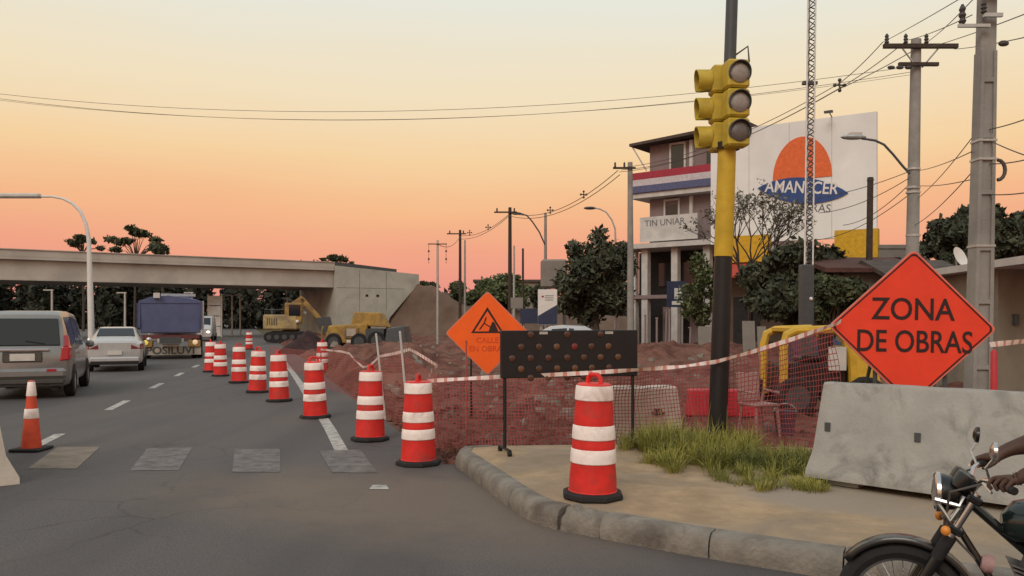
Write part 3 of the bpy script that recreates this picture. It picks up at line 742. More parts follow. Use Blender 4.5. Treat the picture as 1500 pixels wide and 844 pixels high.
# ================================================================== POLES, LAMPS AND CABLES
def cable(p0, p1, sag, r=.014, label='', group=None, n=20):
    pts = [Vector(p0).lerp(Vector(p1), i/n)-Vector((0,0,sag*4*(i/n)*(1-i/n))) for i in range(n+1)]
    o = MB().tube(pts, r, 5).build('overhead_cable', M_cable); return tag(o, label, 'cable', group)
def pole(label, px_b, Y, top_py, r0, r1, m, lean_px=0, name='utility_pole', n=10):
    b = P(px_b, HY, Y); b.z = 0; tp = P(px_b+lean_px, top_py, Y)
    t = thing(name, label, 'pole', b)
    MB().tube([(0,0,-.4), (tp.x-b.x, 0, tp.z)], [r0, r1], n).build('shaft', m, t, smooth=True)
    return t, Vector((tp.x-b.x, 0, tp.z))
def insulator(p, parent, r=.05, h=.2):
    MB().lathe([(r*.5,0),(r,h*.15),(r*.6,h*.3),(r,h*.45),(r*.6,h*.6),(r*.9,h*.75),(r*.3,h)], 8, T(p)).build('insulator', M_insul, parent)
# tall recessed concrete pole at the right
b = P(1431, HY, 13.2); b.z = 0
pr = thing('utility_pole', 'thick square concrete utility pole with recessed panels at the right', 'pole', b)
H = 11.0; lx = .26
def sq(z, w, d, ox=0):
    k = z/H; return [(lx*k+ox-w/2,-d/2,z),(lx*k+ox+w/2,-d/2,z),(lx*k+ox+w/2,d/2,z),(lx*k+ox-w/2,d/2,z)]
MB().loft([sq(-.4,.30,.2), sq(H,.20,.14)]).build('shaft', M_polec, pr)
for sgn in (-1,1):
    MB().loft([sq(0,.06,.28,sgn*.13), sq(6,.05,.23,sgn*.098)]).build('flange', M_polec, pr)
for z in (.9, 1.95, 2.8, 3.7, 4.6, 5.5):
    MB().loft([sq(z,.22-.008*z,.275-.008*z), sq(z+.07,.22-.008*z,.275-.008*z)]).build('web', M_polec, pr)
for z, py in ((2.86,0), (4.25,0), (4.55,0)):
    MB().loft([sq(z,.345-.012*z,.31-.009*z), sq(z+.035,.345-.012*z,.31-.009*z)]).build('steel_band', M_galv, pr)
q = MB().tube([(lx*.4+.17+.12*math.sin(t),-.1,4.25-.16+.16*math.cos(t)) for t in [i*math.pi/8 for i in range(9)]], .03, 8).build('cable_coil', M_cable, pr)
MB().box((lx*.62-.02,-.2,6.53), (.3,.05,.06)).build('bracket', M_galv, pr); insulator((lx*.6-.16,-.2,6.55), pr)
MB().box((lx*.62-.32,-.2,6.36), (.5,.05,.05)).build('bracket', M_galv, pr); insulator((lx*.6-.5,-.2,6.38), pr, .06, .32)
MB().box((lx*.62-.05,-.2,6.9), (1.0,.07,.07)).build('bracket', M_galv, pr); insulator((lx*.6-.45,-.2,6.93), pr); insulator((lx*.6+.35,-.2,6.93), pr)
MB().ball((lx*.5+.27,-.05,6.13), (.09,.05,.05), 10).build('clamp', M_insul, pr)

# crossarm pole
p2, tp2 = pole('concrete utility pole with wooden crossarm and a street lamp arm', 1333, 24, 58, .21, .14, M_polec, 9)
zA = P(1342,71,24).z
MB().box((tp2.x+.03,-.2,zA), (2.15,.12,.12)).build('crossarm', M_wood, p2)
MB().box((tp2.x-.05,-.24,P(0,98,24).z), (1.15,.1,.1), T((0,0,0))).build('lower_crossarm', M_wood, p2)
for dx in (-.95,-.4,.2): insulator((tp2.x+dx,-.2,zA+.06), p2, .07, .3)
for dx in (-.85,-.6,-.35): MB().ball((tp2.x+dx,-.26,P(0,103,24).z), (.12,.06,.06), 8).build('insulator', M_insul, p2)
MB().tube([(tp2.x-.05,-.14,zA-.6),(tp2.x-.5,-.2,zA-.06)], .025, 5).build('brace', M_galv, p2)
MB().tube([(tp2.x+.1,-.14,zA-.6),(tp2.x+.55,-.2,zA-.06)], .025, 5).build('brace', M_galv, p2)
for zz in (248, 275, 282, 345):
    MB().lathe([(.2,-.03),(.2,.03)], 12, T((tp2.x*.5,0,P(0,zz,24).z))).build('steel_band', M_galv, p2)
la = MB().tube([tuple(P(x,y,23.8)-p2.location) for x, y in ((1333,255),(1322,243),(1308,226),(1295,212),(1282,206),(1262,203))], .035, 7).build('lamp_arm', M_dgrey, p2)
c = P(1250,201,23.8)-p2.location
MB().ball(tuple(c), (.38,.16,.075), 12).box((c.x+.05,c.y,c.z+.07), (.34,.2,.1)).build('lamp_head', M_galv, la)

p3, tp3 = pole('slim dark wooden pole between the billboard and the crossarm pole', 1271, 31, 260, .13, .11, M_wood, 4)
MB().lathe([(.13,-.02),(.13,.02)], 10, T((tp3.x,0,tp3.z-.1))).build('top_band', M_dgrey, p3)
p4, tp4 = pole('tall concrete pole beside the round mango tree', 924, 40, 238, .19, .12, M_polec, -1)
MB().box((tp4.x-.3,-.14,tp4.z-.3), (1.1,.09,.09)).build('crossarm', M_wood, p4)
for dx in (-.75,-.3): insulator((tp4.x+dx,-.14,tp4.z-.26), p4, .06, .25)
# narrow line of poles receding beyond the excavation
far = [('dark wooden utility pole behind the orange warning sign', 747, 57, 304, M_wood, .17),
       ('slim lamp pole with arm to the right of the wooden pole', 799, 62, 312, M_polec, .15),
       ('dark utility pole rising past the embankment trees', 674, 72, 337, M_wood, .16),
       ('short dark post between the lamp pole and wooden pole', 766, 66, 364, M_wood, .12),
       ('thin pole standing just right of the embankment utility pole', 681, 80, 352, M_polec, .12),
       ('pale thin pole close beside the dark wooden utility pole', 753, 60, 360, M_galv, .1)]
FP = []
for lb, px, Y, ty, m, r in far:
    t, tp = pole(lb, px, Y, ty, r, r*.7, m); FP.append((t, tp, px, Y))
for i, (lng, n) in ((0,(1.6,2)), (2,(1.7,2))):
    t, tp, px, Y = FP[i]
    MB().box((tp.x-.3,-.15,tp.z-.35), (lng,.1,.1)).build('crossarm', M_wood, t)
    for dx in (-.9,.3): insulator((tp.x+dx,-.15,tp.z-.3), t, .07, .25)
t, tp, px, Y = FP[1]
MB().tube([tuple(P(x,y,Y-.1)-t.location) for x, y in ((798,358),(790,340),(780,325),(772,316),(760,312))], .06, 6).build('lamp_arm', M_dgrey, t)
c = P(757,313,Y-.1)-t.location; MB().ball(tuple(c), (.42,.2,.11), 10).build('lamp_head', M_dgrey, t)
# white post with cable rack in front of the embankment
t, tp = pole('pale post with a small crossarm standing in the red soil', 641, 52, 352, .09, .07, M_galv, 0)
MB().box((0,-.1,tp.z-.25), (1.2,.06,.06)).build('crossarm', M_wood, t)
for dx in (-.55,.55): MB().tube([(dx,-.1,tp.z-.25),(dx,-.1,tp.z-1.5)], .012, 4).ball((dx,-.1,tp.z-.7), .07, 8).ball((dx,-.1,tp.z-1.2), .07, 8).build('insulator_string', M_insul, t)
# street lamp over the tree
l = thing('street_lamp', 'street lamp arm reaching out above the round mango tree', 'lamp', (P(904,HY,46).x, 46, 0))
MB().tube([(0,0,-.3)]+[tuple(P(x,y,46)-l.location) for x, y in ((903,400),(901,335),(896,322),(888,311),(878,306),(868,305))], [.09,.08,.05,.045,.04,.04,.04], 7).build('post', M_galv, l)
c = P(864,305,46)-l.location; MB().ball(tuple(c), (.36,.18,.09), 10).build('lamp_head', M_dgrey, l)
# curved lamp at the left
l = thing('street_lamp', 'pale curved street lamp standing in front of the bridge', 'lamp', (P(134,HY,36).x, 36, 0))
arcp = [(134,500),(132,420),(130,350),(126,328),(118,310),(106,298),(92,291),(76,288),(60,288)]
MB().tube([(0,0,-.3)]+[tuple(P(x,y,36)-l.location) for x, y in arcp], [.15,.14,.12,.09,.075,.07,.06,.055,.05,.05], 10).build('post', M_white, l, smooth=True)
c = P(28,287,36)-l.location; MB().box(tuple(c), (1.9,.34,.2), bev=.06).build('lamp_head', M_offw, l)
MB().lathe([(.24,0),(.24,.05),(.15,.12)], 12).build('base_plate', M_galv, l)

CG = 'cables between the utility poles'
SPL = iter(['spacer on the cables close to the crossarm pole', 'spacer on the cables above the mango tree', 'spacer on the cables just right of the slim lamp pole', 'spacer on the cables left of the dark wooden pole', 'spacer on the cables beside the pole past the embankment'])
def spacer(p):
    t = MB()
    for d in ((.0,.0,.17),(.0,.0,-.17),(.16,.0,0),(-.16,0,0)): t.ball((p[0]+d[0],p[1]+d[1],p[2]+d[2]), .065, 8)
    t.tube([(p[0],p[1],p[2]-.2),(p[0],p[1],p[2]+.2)], .03, 5).tube([(p[0]-.18,p[1],p[2]),(p[0]+.18,p[1],p[2])], .03, 5)
    tag(t.build('cable_spacer', M_insul), next(SPL), 'spacer', 'cable spacers')
ends = [((1293,62),(1230,122),(905,246)), ((1325,62),(1232,128),(907,252)), ((1358,62),(1228,131),(910,249))]
for i, (a, s_, e) in enumerate(ends):
    A_ = P(*a, 23.8); M_ = P(*s_, 27.0); E_ = P(*e, 40)
    cable(A_, M_, .06, .013, ('outer', 'middle', 'inner')[i]+' taut cable from the crossarm down to the spacer', CG, 8)
    cable(M_, E_, .55, .013, ('upper', 'lower', 'middle')[i]+' sagging cable from the spacer to the pole by the mango tree', 'sagging cables past the billboard')
spacer(P(1230,125,26.9))
for i, (a, e) in enumerate((((905,250),(748,312)), ((908,256),(745,316)), ((748,312),(675,345)), ((746,316),(672,350)), ((675,345),(642,358)))):
    Ys = {905:40,908:40,748:57,745:57,746:57,675:72,672:72,642:52}
    cable(P(*a, Ys[a[0]]), P(*e, Ys[e[0]]), .9 if i < 2 else .5, .02, ['upper sagging cable from the mango tree pole to the dark wooden pole', 'lower sagging cable from the mango tree pole to the dark wooden pole', 'upper cable from the dark wooden pole to the embankment pole', 'lower cable from the dark wooden pole to the embankment pole', 'short cable from the embankment pole to the pale post'][i], 'cables along the receding poles')
for p in ((855,285,46), (806,308,51), (715,333,63), (688,341,69)): spacer(P(*p))
SVC = ['cable from the outer crossarm insulator to the square pole bracket', 'cable from the inner crossarm insulator to the square pole', 'cable from the middle crossarm insulator to the lower bracket of the square pole',
       'cable running over the crossarm and on past the square pole', 'cable from the plain crossarm end passing behind the square pole', 'cable level with the lamp arm tied to the square pole band', 'nearly level cable under the lamp arm to the square pole',
       'cable leaving the square pole upwards above the coil', 'cable leaving the square pole just above its coil', 'cable leaving the square pole downwards past its coil', 'cable from the lamp arm joint across the sun emblem billboard', 'cable under the lamp arm crossing the lower billboard',
       'lowest sagging cable crossing the billboard foot', 'sagging cable crossing the dark wooden pole', 'cable leaving the square pole below its coil', 'steep cable climbing from the crossarm pole to the square pole', 'lowest steep cable between the crossarm pole and the square pole']
for i, (a, e, Ya, Ye, sg) in enumerate([((1293,62),(1420,-10),23.8,14,.02), ((1358,62),(1430,-6),23.8,13.4,.05), ((1325,60),(1424,22),23.8,13.3,.05), ((1358,70),(1588,-14),23.8,9,.05),
      ((1398,72),(1588,34),23.8,9,.05), ((1345,250),(1424,222),24,13.2,.05), ((1345,272),(1428,262),24,13.2,.05), ((1448,190),(1588,137),13.2,9,.05), ((1448,240),(1588,203),13.2,9,.08), ((1448,205),(1588,250),13.2,9,.05),
      ((1330,252),(1195,290),24,30,.1), ((1330,262),(1200,312),24,31,.2), ((1332,285),(1190,352),24,33,.3), ((1332,270),(1235,330),24,32,.25), ((1448,285),(1588,262),13.2,9,.06), ((1345,290),(1440,180),24,13.2,.1), ((1340,330),(1430,245),24,13.2,.1)]):
    cable(P(*a, Ya), P(*e, Ye), sg, .009 if Ye < 15 else .012, SVC[i], 'service cables at the right')
for lbl_, (sag, y0, y1, r) in zip(('upper', 'middle', 'lower'), ((1.25,118,96,.008), (1.4,122,104,.008), (1.3,126,108,.006))):
    cable(P(-150,y0,30), P(1345,y1,24.1), sag, r, lbl_+' long faint cable stretched right across the evening sky', 'cables across the sky', 40)
t_, q_ = pole('concrete service pole on the sidewalk beyond the concrete barrier', 1590, 9, -40, .13, .09, M_polec)
MB().box((0,0,q_.z-.2), (.9,.08,.08)).build('crossarm', M_wood, t_)
tp_ = P(-150,100,30); op = thing('utility_pole', 'concrete pole carrying the long sky cables beyond the van', 'pole', (tp_.x, 30, 0))
MB().tube([(0,0,-.3),(0,0,tp_.z+.2)], [.2,.14], 10).build('shaft', M_polec, op, smooth=True); MB().box((0,0,tp_.z-.3), (1.6,.1,.1)).build('crossarm', M_wood, op)
# thin posts under the bridge
for i, (px, top, bot, Y, lb) in enumerate([(76,424,470,60,'thin post under the bridge behind the grey van'), (183,428,480,62,'thin pale post under the bridge left of the truck'), (281,428,470,64,'thin pale post beside the parked blue truck'),
        (340,432,484,84,'pale post under the bridge right of the white tower'), (352,432,484,86,'second pale post near the white tower under the bridge'), (421,436,482,90,'pale post next to the excavator arm')]):
    t, tp = pole(lb, px, Y, top, .09, .07, M_galv, name='lamp_post'); MB().box((tp.x-.25,0,tp.z-.05), (.7,.14,.08)).build('lamp_head', M_galv, t)
wt = thing('sign_tower', 'white panelled sign tower standing under the bridge', 'sign', (P(315,HY,78).x, 78, 0))
for i in range(4): MB().box((0,0,.55+i*.98), (1.15,.3,.9)).build('panel', M_offw, wt)
for sx_ in (-.64,.64): MB().box((sx_,0,2.0), (.1,.2,4.2)).build('post', M_galv, wt)

# lattice mast
lm = thing('lattice_mast', 'slender white lattice mast on a dark grey square base', 'mast', (P(1181,HY,17).x, 17, 0))
s17 = 17/FPX; zb = P(0,388,17).z; Hm = 11.0; wm = .085
MB().box((0,0,zb/2-.2), (.25,.25,zb+.4), bev=.02).build('base_post', M_dgrey, lm)
MB().ball((.05,-.14,P(0,438,17).z), .04, 8).build('bolt', M_white, lm)
def mt(z): return .012*z
for k in range(3):
    an = R(90+120*k); c_, s_ = math.cos(an)*wm*1.15, math.sin(an)*wm*1.15
    MB().tube([(c_+mt(zb),s_,zb-.1),(c_*.9+mt(Hm),s_*.9,Hm)], .017, 6).build('leg', M_white, lm)
bm_ = MB(); z = zb; st = .11
while z < Hm-.2:
    for k in range(3):
        a0, a1 = R(90+120*k), R(90+120*(k+1)); r_ = wm*1.15
        p0 = (math.cos(a0)*r_+mt(z), math.sin(a0)*r_, z); p1 = (math.cos(a1)*r_+mt(z), math.sin(a1)*r_, z+st); p2_ = (math.cos(a0)*r_+mt(z), math.sin(a0)*r_, z+2*st)
        bm_.tube([p0,p1], .012, 4).tube([p1,p2_], .012, 4)
    z += 2*st
bm_.build('bracing', M_dgrey, lm)
MB().box((mt(6),0,P(0,122,17).z), (.3,.1,.06)).build('clamp', M_dgrey, lm)

# traffic signal
TL = P(1050, HY, 9.8); TL.z = .1
ts = thing('traffic_light', 'yellow and black traffic light pole with two unlit signal heads', 'traffic light', TL)
def lean(z): return .0335*(z)      # the pole stands slightly askew
zs = [(-.2,.115), (P(0,376,9.8).z-.1,.105)]
MB().tube([(lean(z),0,z) for z, r in zs], [r for z, r in zs], 20).build('lower_shaft', M_black, ts, smooth=True)
z1 = P(0,376,9.8).z-.1; z2 = P(0,216,9.8).z-.1; z3 = 7.2
MB().tube([(lean(z1),0,z1),(lean(z2),0,z2)], [.112,.106], 20).build('yellow_shaft', M_yel, ts, smooth=True)
MB().tube([(lean(z2),0,z2),(lean(z3),0,z3)], [.075,.065], 16).build('upper_shaft', M_dgrey, ts, smooth=True)
MB().tube([(lean(z2),0,z2-.03),(lean(z2),0,z2+.05)], .15, 16).build('collar', M_black, ts, smooth=True)
s98 = 9.8/FPX
def head(facing, cx, cy, parent, w):
    """a three lens signal head built facing local -y, then turned"""
    M = T((cx, cy, 0)) @ Matrix.Rotation(facing, 4, 'Z')
    zt = P(0,88,9.6).z-.1; zb = P(0,216,9.6).z-.1; h = (zt-zb)/3
    hd = MB()
    for i in range(3): hd.box((0,0,zb+h*(i+.5)), (w,.2,h-.012), M, bev=.025)
    hd = hd.build('signal_head', M_yel2, parent)
    for i in range(3):
        c = T((0,-.1,zb+h*(i+.5))); RX = Matrix.Rotation(R(90), 4, 'X')
        MB().lathe([(.116,-.02),(.116,.012),(.09,.03),(.05,.042),(.005,.045)], 20, M @ c @ RX).build('lens', M_lensd if i == 0 else M_lens, hd, smooth=True)
        n = 20; vz = []; fz = []; ln = .18 if abs(facing) > 1 else .07
        for k in range(n+1):
            t = R((-60+300*k/n) if abs(facing) > 1 else (-35+250*k/n)); ro, ri = .134, .124
            x, z = math.cos(t), math.sin(t); dep = ln*((.9+.1*max(0, z)) if abs(facing) > 1 else (.55+.45*max(0, z)))
            vz += [(x*ro,-.1,z*ro),(x*ro,-.1-dep,z*ro),(x*ri,-.1-dep,z*ri),(x*ri,-.1,z*ri)]
        for k in range(n):
            for q in range(4): fz.append((k*4+q, k*4+(q+1) % 4, (k+1)*4+(q+1) % 4, (k+1)*4+q))
        MB().add(vz, fz, M @ T((0,0,zb+h*(i+.5)))).build('visor', M_yel2 if abs(facing) > 1 else M_dgrey, hd, smooth=True)
    MB().tube([(lean(zb)+.0,0,zb+.1),(cx,cy,zb+.1)], .03, 6).tube([(lean(zt),0,zt-.1),(cx,cy,zt-.1)], .03, 6).build('bracket', M_dgrey, hd)
    return hd
hx = P(1072,0,9.8).x-TL.x
head(R(8), hx, -.18, ts, .27)
head(R(-90), P(1057,0,9.8).x-TL.x-.02, .06, ts, .26)
MB().tube([(lean(4.7)+.05,0,4.75),(lean(4.7)+.2,-.05,4.85),(lean(4.7)+.2,-.1,4.65)], .012, 5).build('wire_loop', M_cable, ts)

# ================================================================== BARRELS, CONES, BARRIERS
def make_barrel():
    t = thing('traffic_barrel', 'x', 'barrel', group='red and white barrels lining the excavation')
    def rad(z): return .205-.055*(z-.06)/.9
    prof = [(rad(.05),.05),(rad(.06)+.006,.06)]
    for a, b_ in ((.06,.30),(.30,.42),(.42,.50),(.50,.62),(.62,.83),(.83,.965)):
        prof += [(rad(a),a+.006),(rad((a+b_)/2)+.003,(a+b_)/2),(rad(b_)-.001,b_-.004)]
    prof += [(.13,.972),(.02,.975)]
    MB().lathe(prof, 28).build('body', M_red, t, smooth=True)
    for a, b_ in ((.30,.42),(.50,.62),(.83,.955)):
        MB().lathe([(rad(a)+.003,a),(rad(a)+.008,a+.006),(rad((a+b_)/2)+.009,(a+b_)/2),(rad(b_)+.007,b_-.006),(rad(b_)+.002,b_)], 28, cap=False).build('reflective_band', M_refl, t, smooth=True)
    MB().lathe([(.265,0),(.272,.012),(.268,.04),(.24,.055),(.19,.062)], 8, Matrix.Rotation(R(22.5),4,'Z')).build('rubber_base', M_rub, t)
    MB().tube([(-.075,0,.965),(-.07,0,1.015),(-.04,0,1.045),(.04,0,1.045),(.07,0,1.015),(.075,0,.965)], .02, 8).build('handle', M_red, t, smooth=True)
    return t
bar = make_barrel()
spots = [((613,680),0,'red and white barrel closest to the kerb end on the asphalt'), ((542,645),0,'red and white barrel second in the road row counted from the kerb'), ((462,612),0,'red and white barrel standing across the white edge line'),
         ((409,588),0,'red and white barrel fourth in the road row counted from the kerb'), ((377,575),0,'red and white barrel fifth in the road row counted from the kerb'), ((350,561),0,'red and white barrel sixth in the road row counted from the kerb'),
         ((323,551),0,'red and white barrel seventh in the road row, overlapping the last'), ((309,545),0,'last red and white barrel of the road row towards the truck'),
         ((868,728),.18,'large red and white barrel standing on the sidewalk corner kerb')]
for i, (px, z, lb) in enumerate(spots):
    o = bar if i == 0 else copy_tree(bar)
    o.location = G(*px, z); o.location.z = z+.003; o.rotation_euler = (R(random.uniform(-1.6,1.6)), R(random.uniform(-2.2,2.2)) if i else 0, random.uniform(0,6)); o['label'] = lb
for px, lb in (((365,512),'red barrel far along the work zone by the excavator'), ((472,545),'red and white barrel in front of the spoil heap')):
    o = copy_tree(bar); o.location = G(*px); o['label'] = lb
# cone at the left
def cone(loc, label, h=.9, r=.125):
    t = thing('traffic_cone', label, 'cone', loc)
    def rr(z): return r-(r-.035)*z/h
    MB().lathe([(rr(.03),.03),(rr(h*.5),h*.5),(rr(h),h),(rr(h)*.6,h+.004)], 24).build('body', mat('cone_orange_red', (.60,.07,.03), .5, var=.15), t, smooth=True)
    for a, b_ in ((.46,.60),(.78,.985)):
        MB().lathe([(rr(h*a)+.003,h*a),(rr(h*a)+.007,h*a+.006),(rr(h*b_)+.007,h*b_-.006),(rr(h*b_)+.003,h*b_)], 24, cap=False).build('reflective_band', M_refl, t, smooth=True)
    MB().box((0,0,.018), (.38,.38,.036), bev=.01).build('rubber_base', M_rub, t)
    return t
c_ = cone(G(46,660)+Vector((0,0,.005)), 'tall orange red traffic cone with white bands on the lane line')
# concrete barriers
def barrier(label, loc, rz, L, H_, m, w0=.58, w1=.18, lift=0.0):
    t = thing('concrete_barrier', label, 'barrier', loc, rz)
    prof = [(-w0/2,lift),(-w0/2,.07+lift),(-w0*.30,.30),(-w1/2,H_-.02),(-w1/2+.02,H_),(w1/2-.02,H_),(w1/2,H_-.02),(w0*.30,.30),(w0/2,.07+lift),(w0/2,lift)]
    rings = []
    for i in range(13):
        x = L*i/12; sl = 0
        ring = []
        for y, z in prof:
            e = .012*mnoise.noise(Vector((x*3.1, y*4, z*4+loc[0])))
            sx = (-.0 if i not in (0,12) else (1 if i == 0 else -1)*(.10*z/H_))
            ring.append((x+sx, y+e*(1 if y > 0 else -1), z+(e*.6 if z > .05 else 0)))
        rings.append(ring)
    MB().loft(rings).build('body', m, t, smooth=True)
    if lift:
        for x_ in (L*.12, L*.88): MB().box((x_,0,lift/2), (.3,w0*.7,lift)).build('foot', m, t)
    return t
B0 = G(1196,708,.18); B0 = Vector((B0.x+.10, B0.y+.24, .18)); bdir = Vector((1.0,-.98,0)).normalized()
cb = barrier('grey New Jersey concrete barrier on the sidewalk before the red sign', B0, math.atan2(bdir.y, bdir.x), 2.6, .93, M_conc, lift=.055)
for x_, z_ in ((.16,.52), (.95,.5)):
    MB().box((x_,-.145,z_), (.05,.02,.08)).build('lifting_hole', M_dgrey, cb)
for i, (x_, z_, w_, h_) in enumerate(((.66,.46,.10,.10), (.84,.5,.12,.05), (1.02,.45,.06,.05), (.62,.37,.035,.1))):
    pass
cb2 = barrier('pale concrete barrier block with small stencilled mark behind the arrow board', Vector((G(985,645,.05).x-1.15, 10.75, 0.0)), R(4), 1.2, .82, M_wconc, .6, .34)
text_mesh('-22-', .11, M_ink, cb2, T((.84,-.208,.50)) @ Matrix.Rotation(R(-8),4,'X') @ UPRIGHT, name='stencil', extrude=.003, bold=.006)
MB().box((1.0,-.198,.44), (.012,.012,.66), Matrix.Rotation(R(-8),4,'X') @ T((0,-.01,0))).build('joint', M_dgrey, cb2)
cb3 = barrier('cream concrete barrier end at the left beside the cone', Vector((-5.31,8.28,0)), R(128), 2.4, .8, M_wconc)
# low red plastic barrier behind the pole
rbp = thing('plastic_barrier', 'low red plastic barrier behind the signal pole', 'barrier', (P(1003,HY,14).x, 14, .06), R(-4))
for i in range(2):
    MB().prism([(i*.62+.02,0),(i*.62+.6,0),(i*.62+.56,.45),(i*.62+.06,.45)], -.16, .16).build('block', mat('plastic_red', (.5,.022,.035), .5), rbp, bevel=.03)
    for q in (.2,.31,.42): MB().box((i*.62+q,-.165,.22), (.05,.02,.3)).build('rib', MATS['plastic_red'], rbp)
# delineator at the right
dl = thing('delineator_post', 'slim red tapered delineator standing beside the concrete pole', 'post', (P(1456,HY,12).x, 12, .02))
MB().lathe([(.075,.04),(.05,.3),(.045,1.2),(.02,1.24)], 14).build('tube', mat('delineator_red', (.5,.03,.04), .5), dl, smooth=True)
MB().lathe([(.2,0),(.19,.03),(.1,.05)], 8).build('base', M_rub, dl)

# ================================================================== SIGNS
def diamond(hw, hh, y0, y1): return [(0,-hh),(hw,0),(0,hh),(-hw,0)]
zc_ = P(0,480,8.3).z
zs_ = thing('work_zone_sign', 'red orange diamond road sign reading ZONA DE OBRAS behind the barrier', 'sign', (P(1336,HY,8.3).x, 8.3, .18), R(-2))
hz = zc_-.18; hw, hh = .842, .80
RT = T((0,0,hz)) @ Matrix.Rotation(R(1.2), 4, 'Y')
def dia_round(hw, hh, r=.05):
    pts = []
    for cx, cz, an in ((hw,0,0),(0,hh,90),(-hw,0,180),(0,-hh,270)):
        for k in (-38,-20,0,20,38):
            a = R(an+k); pts.append((cx-(r*1.5*math.cos(R(an)))+r*math.cos(a), cz-(r*1.5*math.sin(R(an)))+r*math.sin(a)))
    return pts
MB().prism(dia_round(hw,hh), -.006, .006, RT).build('rim', M_rim, zs_)
pl = MB().prism(dia_round(hw-.018,hh-.018), -.010, -.0062, RT).build('plate', M_zsign, zs_)
o_, i_ = dia_round(hw-.028,hh-.028), dia_round(hw-.050,hh-.050); n_ = len(o_); bd_ = MB()
bd_.add([(x,-.0125,z) for x, z in o_]+[(x,-.0125,z) for x, z in i_], [(k,(k+1) % n_,n_+(k+1) % n_,n_+k) for k in range(n_)], RT)
bd_.build('border', M_ink, zs_)
text_mesh('ZONA', .315, M_ink, pl, RT @ T((.0,-.0125,.175)) @ UPRIGHT, bold=.003, sx=.90)
text_mesh('DE OBRAS', .315, M_ink, pl, RT @ T((.02,-.0125,-.152)) @ UPRIGHT, bold=.003, sx=.80)
for sx_ in (-.35,.35):
    MB().tube([(sx_,.04,hz+.3),(sx_,.06,0)], .022, 6).tube([(sx_,.06,hz-.2),(sx_,.75,0)], .02, 6).build('leg', M_dgrey, zs_)
MB().box((0,.035,hz-.25), (.9,.03,.04)).box((0,.035,hz+.25), (.9,.03,.04)).build('crossbar', M_dgrey, zs_)
# smaller warning sign on a stand
ws = thing('warning_sign', 'orange diamond sign with roadworks triangle on a black stand', 'sign', (P(714,HY,13.5).x, 13.5, .02), 0)
hz2 = P(0,488,13.5).z-.02; h2 = .70; RT2 = T((0,0,hz2))
MB().prism(dia_round(h2,h2), -.006, .006, RT2).build('rim', M_rim, ws)
pl2 = MB().prism(dia_round(h2-.02,h2-.02), -.010, -.0062, RT2).build('plate', M_osign, ws)
def tri_ring(w, h, t, z0, y, m, name):
    o_ = [(-w,0),(w,0),(0,h)]; i_ = [(-w+t*1.9,t),(w-t*1.9,t),(0,h-t*2.3)]
    MB().add([(x,y,z+z0) for x, z in o_]+[(x,y,z+z0) for x, z in i_], [(k,(k+1) % 3,3+(k+1) % 3,3+k) for k in range(3)], RT2).build(name, m, ws)
tri_ring(.27,.43,.028,.0,-.0125, M_ink, 'triangle_border')
MB().add([(.02,-.013,.03),(.18,-.013,.03),(.12,-.013,.17),(.08,-.013,.19)], [(0,1,2,3)], RT2).build('pile_symbol', M_ink, ws)
MB().tube([(-.13,-.012,.06),(-.05,-.012,.17),(-.02,-.012,.26)], .010, 5, RT2).tube([(-.05,-.012,.16),(.05,-.012,.10)], .008, 5, RT2).build('worker_symbol', M_ink, ws)
for k_, (tx, zz) in enumerate((('CALLE', -.12), ('EN OBRAS', -.26))):
    text_mesh(tx, .13, M_inkp, pl2, RT2 @ T((.0,-.0125,zz)) @ UPRIGHT)
fr = MB()
for x_ in (-.27,.27): fr.tube([(x_,.02,hz2+.2),(x_,.02,-.08)], .016, 6)
fr.tube([(-.27,.02,.28),(.27,.02,.28)], .016, 6).tube([(-.27,.02,hz2-.02),(.27,.02,hz2-.02)], .016, 6)
for x_ in (-.27,.27): fr.tube([(x_,.02,.55),(x_,.55,-.08)], .014, 6)
fr.build('stand', M_black, ws)
# arrow board
a0 = G(737,664,.18); a1 = G(929,655,.18); dv = a1-a0
ab_ = thing('arrow_board', 'black arrow board with rows of dull amber lamps on castor legs', 'sign board', (a0.x, a0.y, .174), math.atan2(dv.y, dv.x)); Lb = dv.xy.length
z0 = P(0,551,9.6).z-.18; z1 = P(0,483,9.6).z-.18
pn = MB().box((Lb/2,0,(z0+z1)/2), (Lb+.06,.07,z1-z0), bev=.008).build('panel', M_black, ab_)
M_amb = mat('amber_lamp', (.085,.034,.022), .35, var=.2, scale=20, spec=.5); M_amb2 = mat('amber_lamp_bright', (.125,.055,.025), .35, var=.2, spec=.5); M_ambr = mat('red_lamp', (.2,.03,.025), .35)
zrow = lambda zp: P(0, 400+zp*.3553, 9.6).z-.18
xrow = lambda xp: (620+xp*.3553-737)/FPX*9.65
RX = Matrix.Rotation(R(90), 4, 'X')
for zp, xs in ((250,(440,595,740)), (300,(400,475,550,627,700,775)), (345,(363,440,515,595,668,740,818)), (388,(400,475,552,628,702,778)), (425,(440,515,595,668))):
    for xp in xs:
        m_ = M_ambr if (zp, xp) == (300, 627) else (random.choice((M_amb, M_amb, M_amb2)))
        MB().lathe([(.038,-.004),(.038,.006),(.028,.012),(.004,.014)], 14, T((xrow(xp),-.036,zrow(zp))) @ RX).build('lamp', m_, pn, smooth=True)
for i, x_ in enumerate((0.02, Lb-.02)):
    MB().tube([(x_,0,z0+.02),(x_,0,.06)], .02, 8).build('leg', M_black, ab_)
    MB().tube([(x_,-.22,.06),(x_,.22,.06)], .018, 8).build('foot', M_black, ab_)
    for y_ in (-.2,.2): MB().tube([(x_-.02,y_,.03),(x_+.02,y_,.03)], .032, 12).build('castor', M_rub, ab_)
for x_ in (.47, 1.28): MB().box((x_,-.037,z1-.03), (.1,.012,.03)).build('plate', M_galv, ab_)
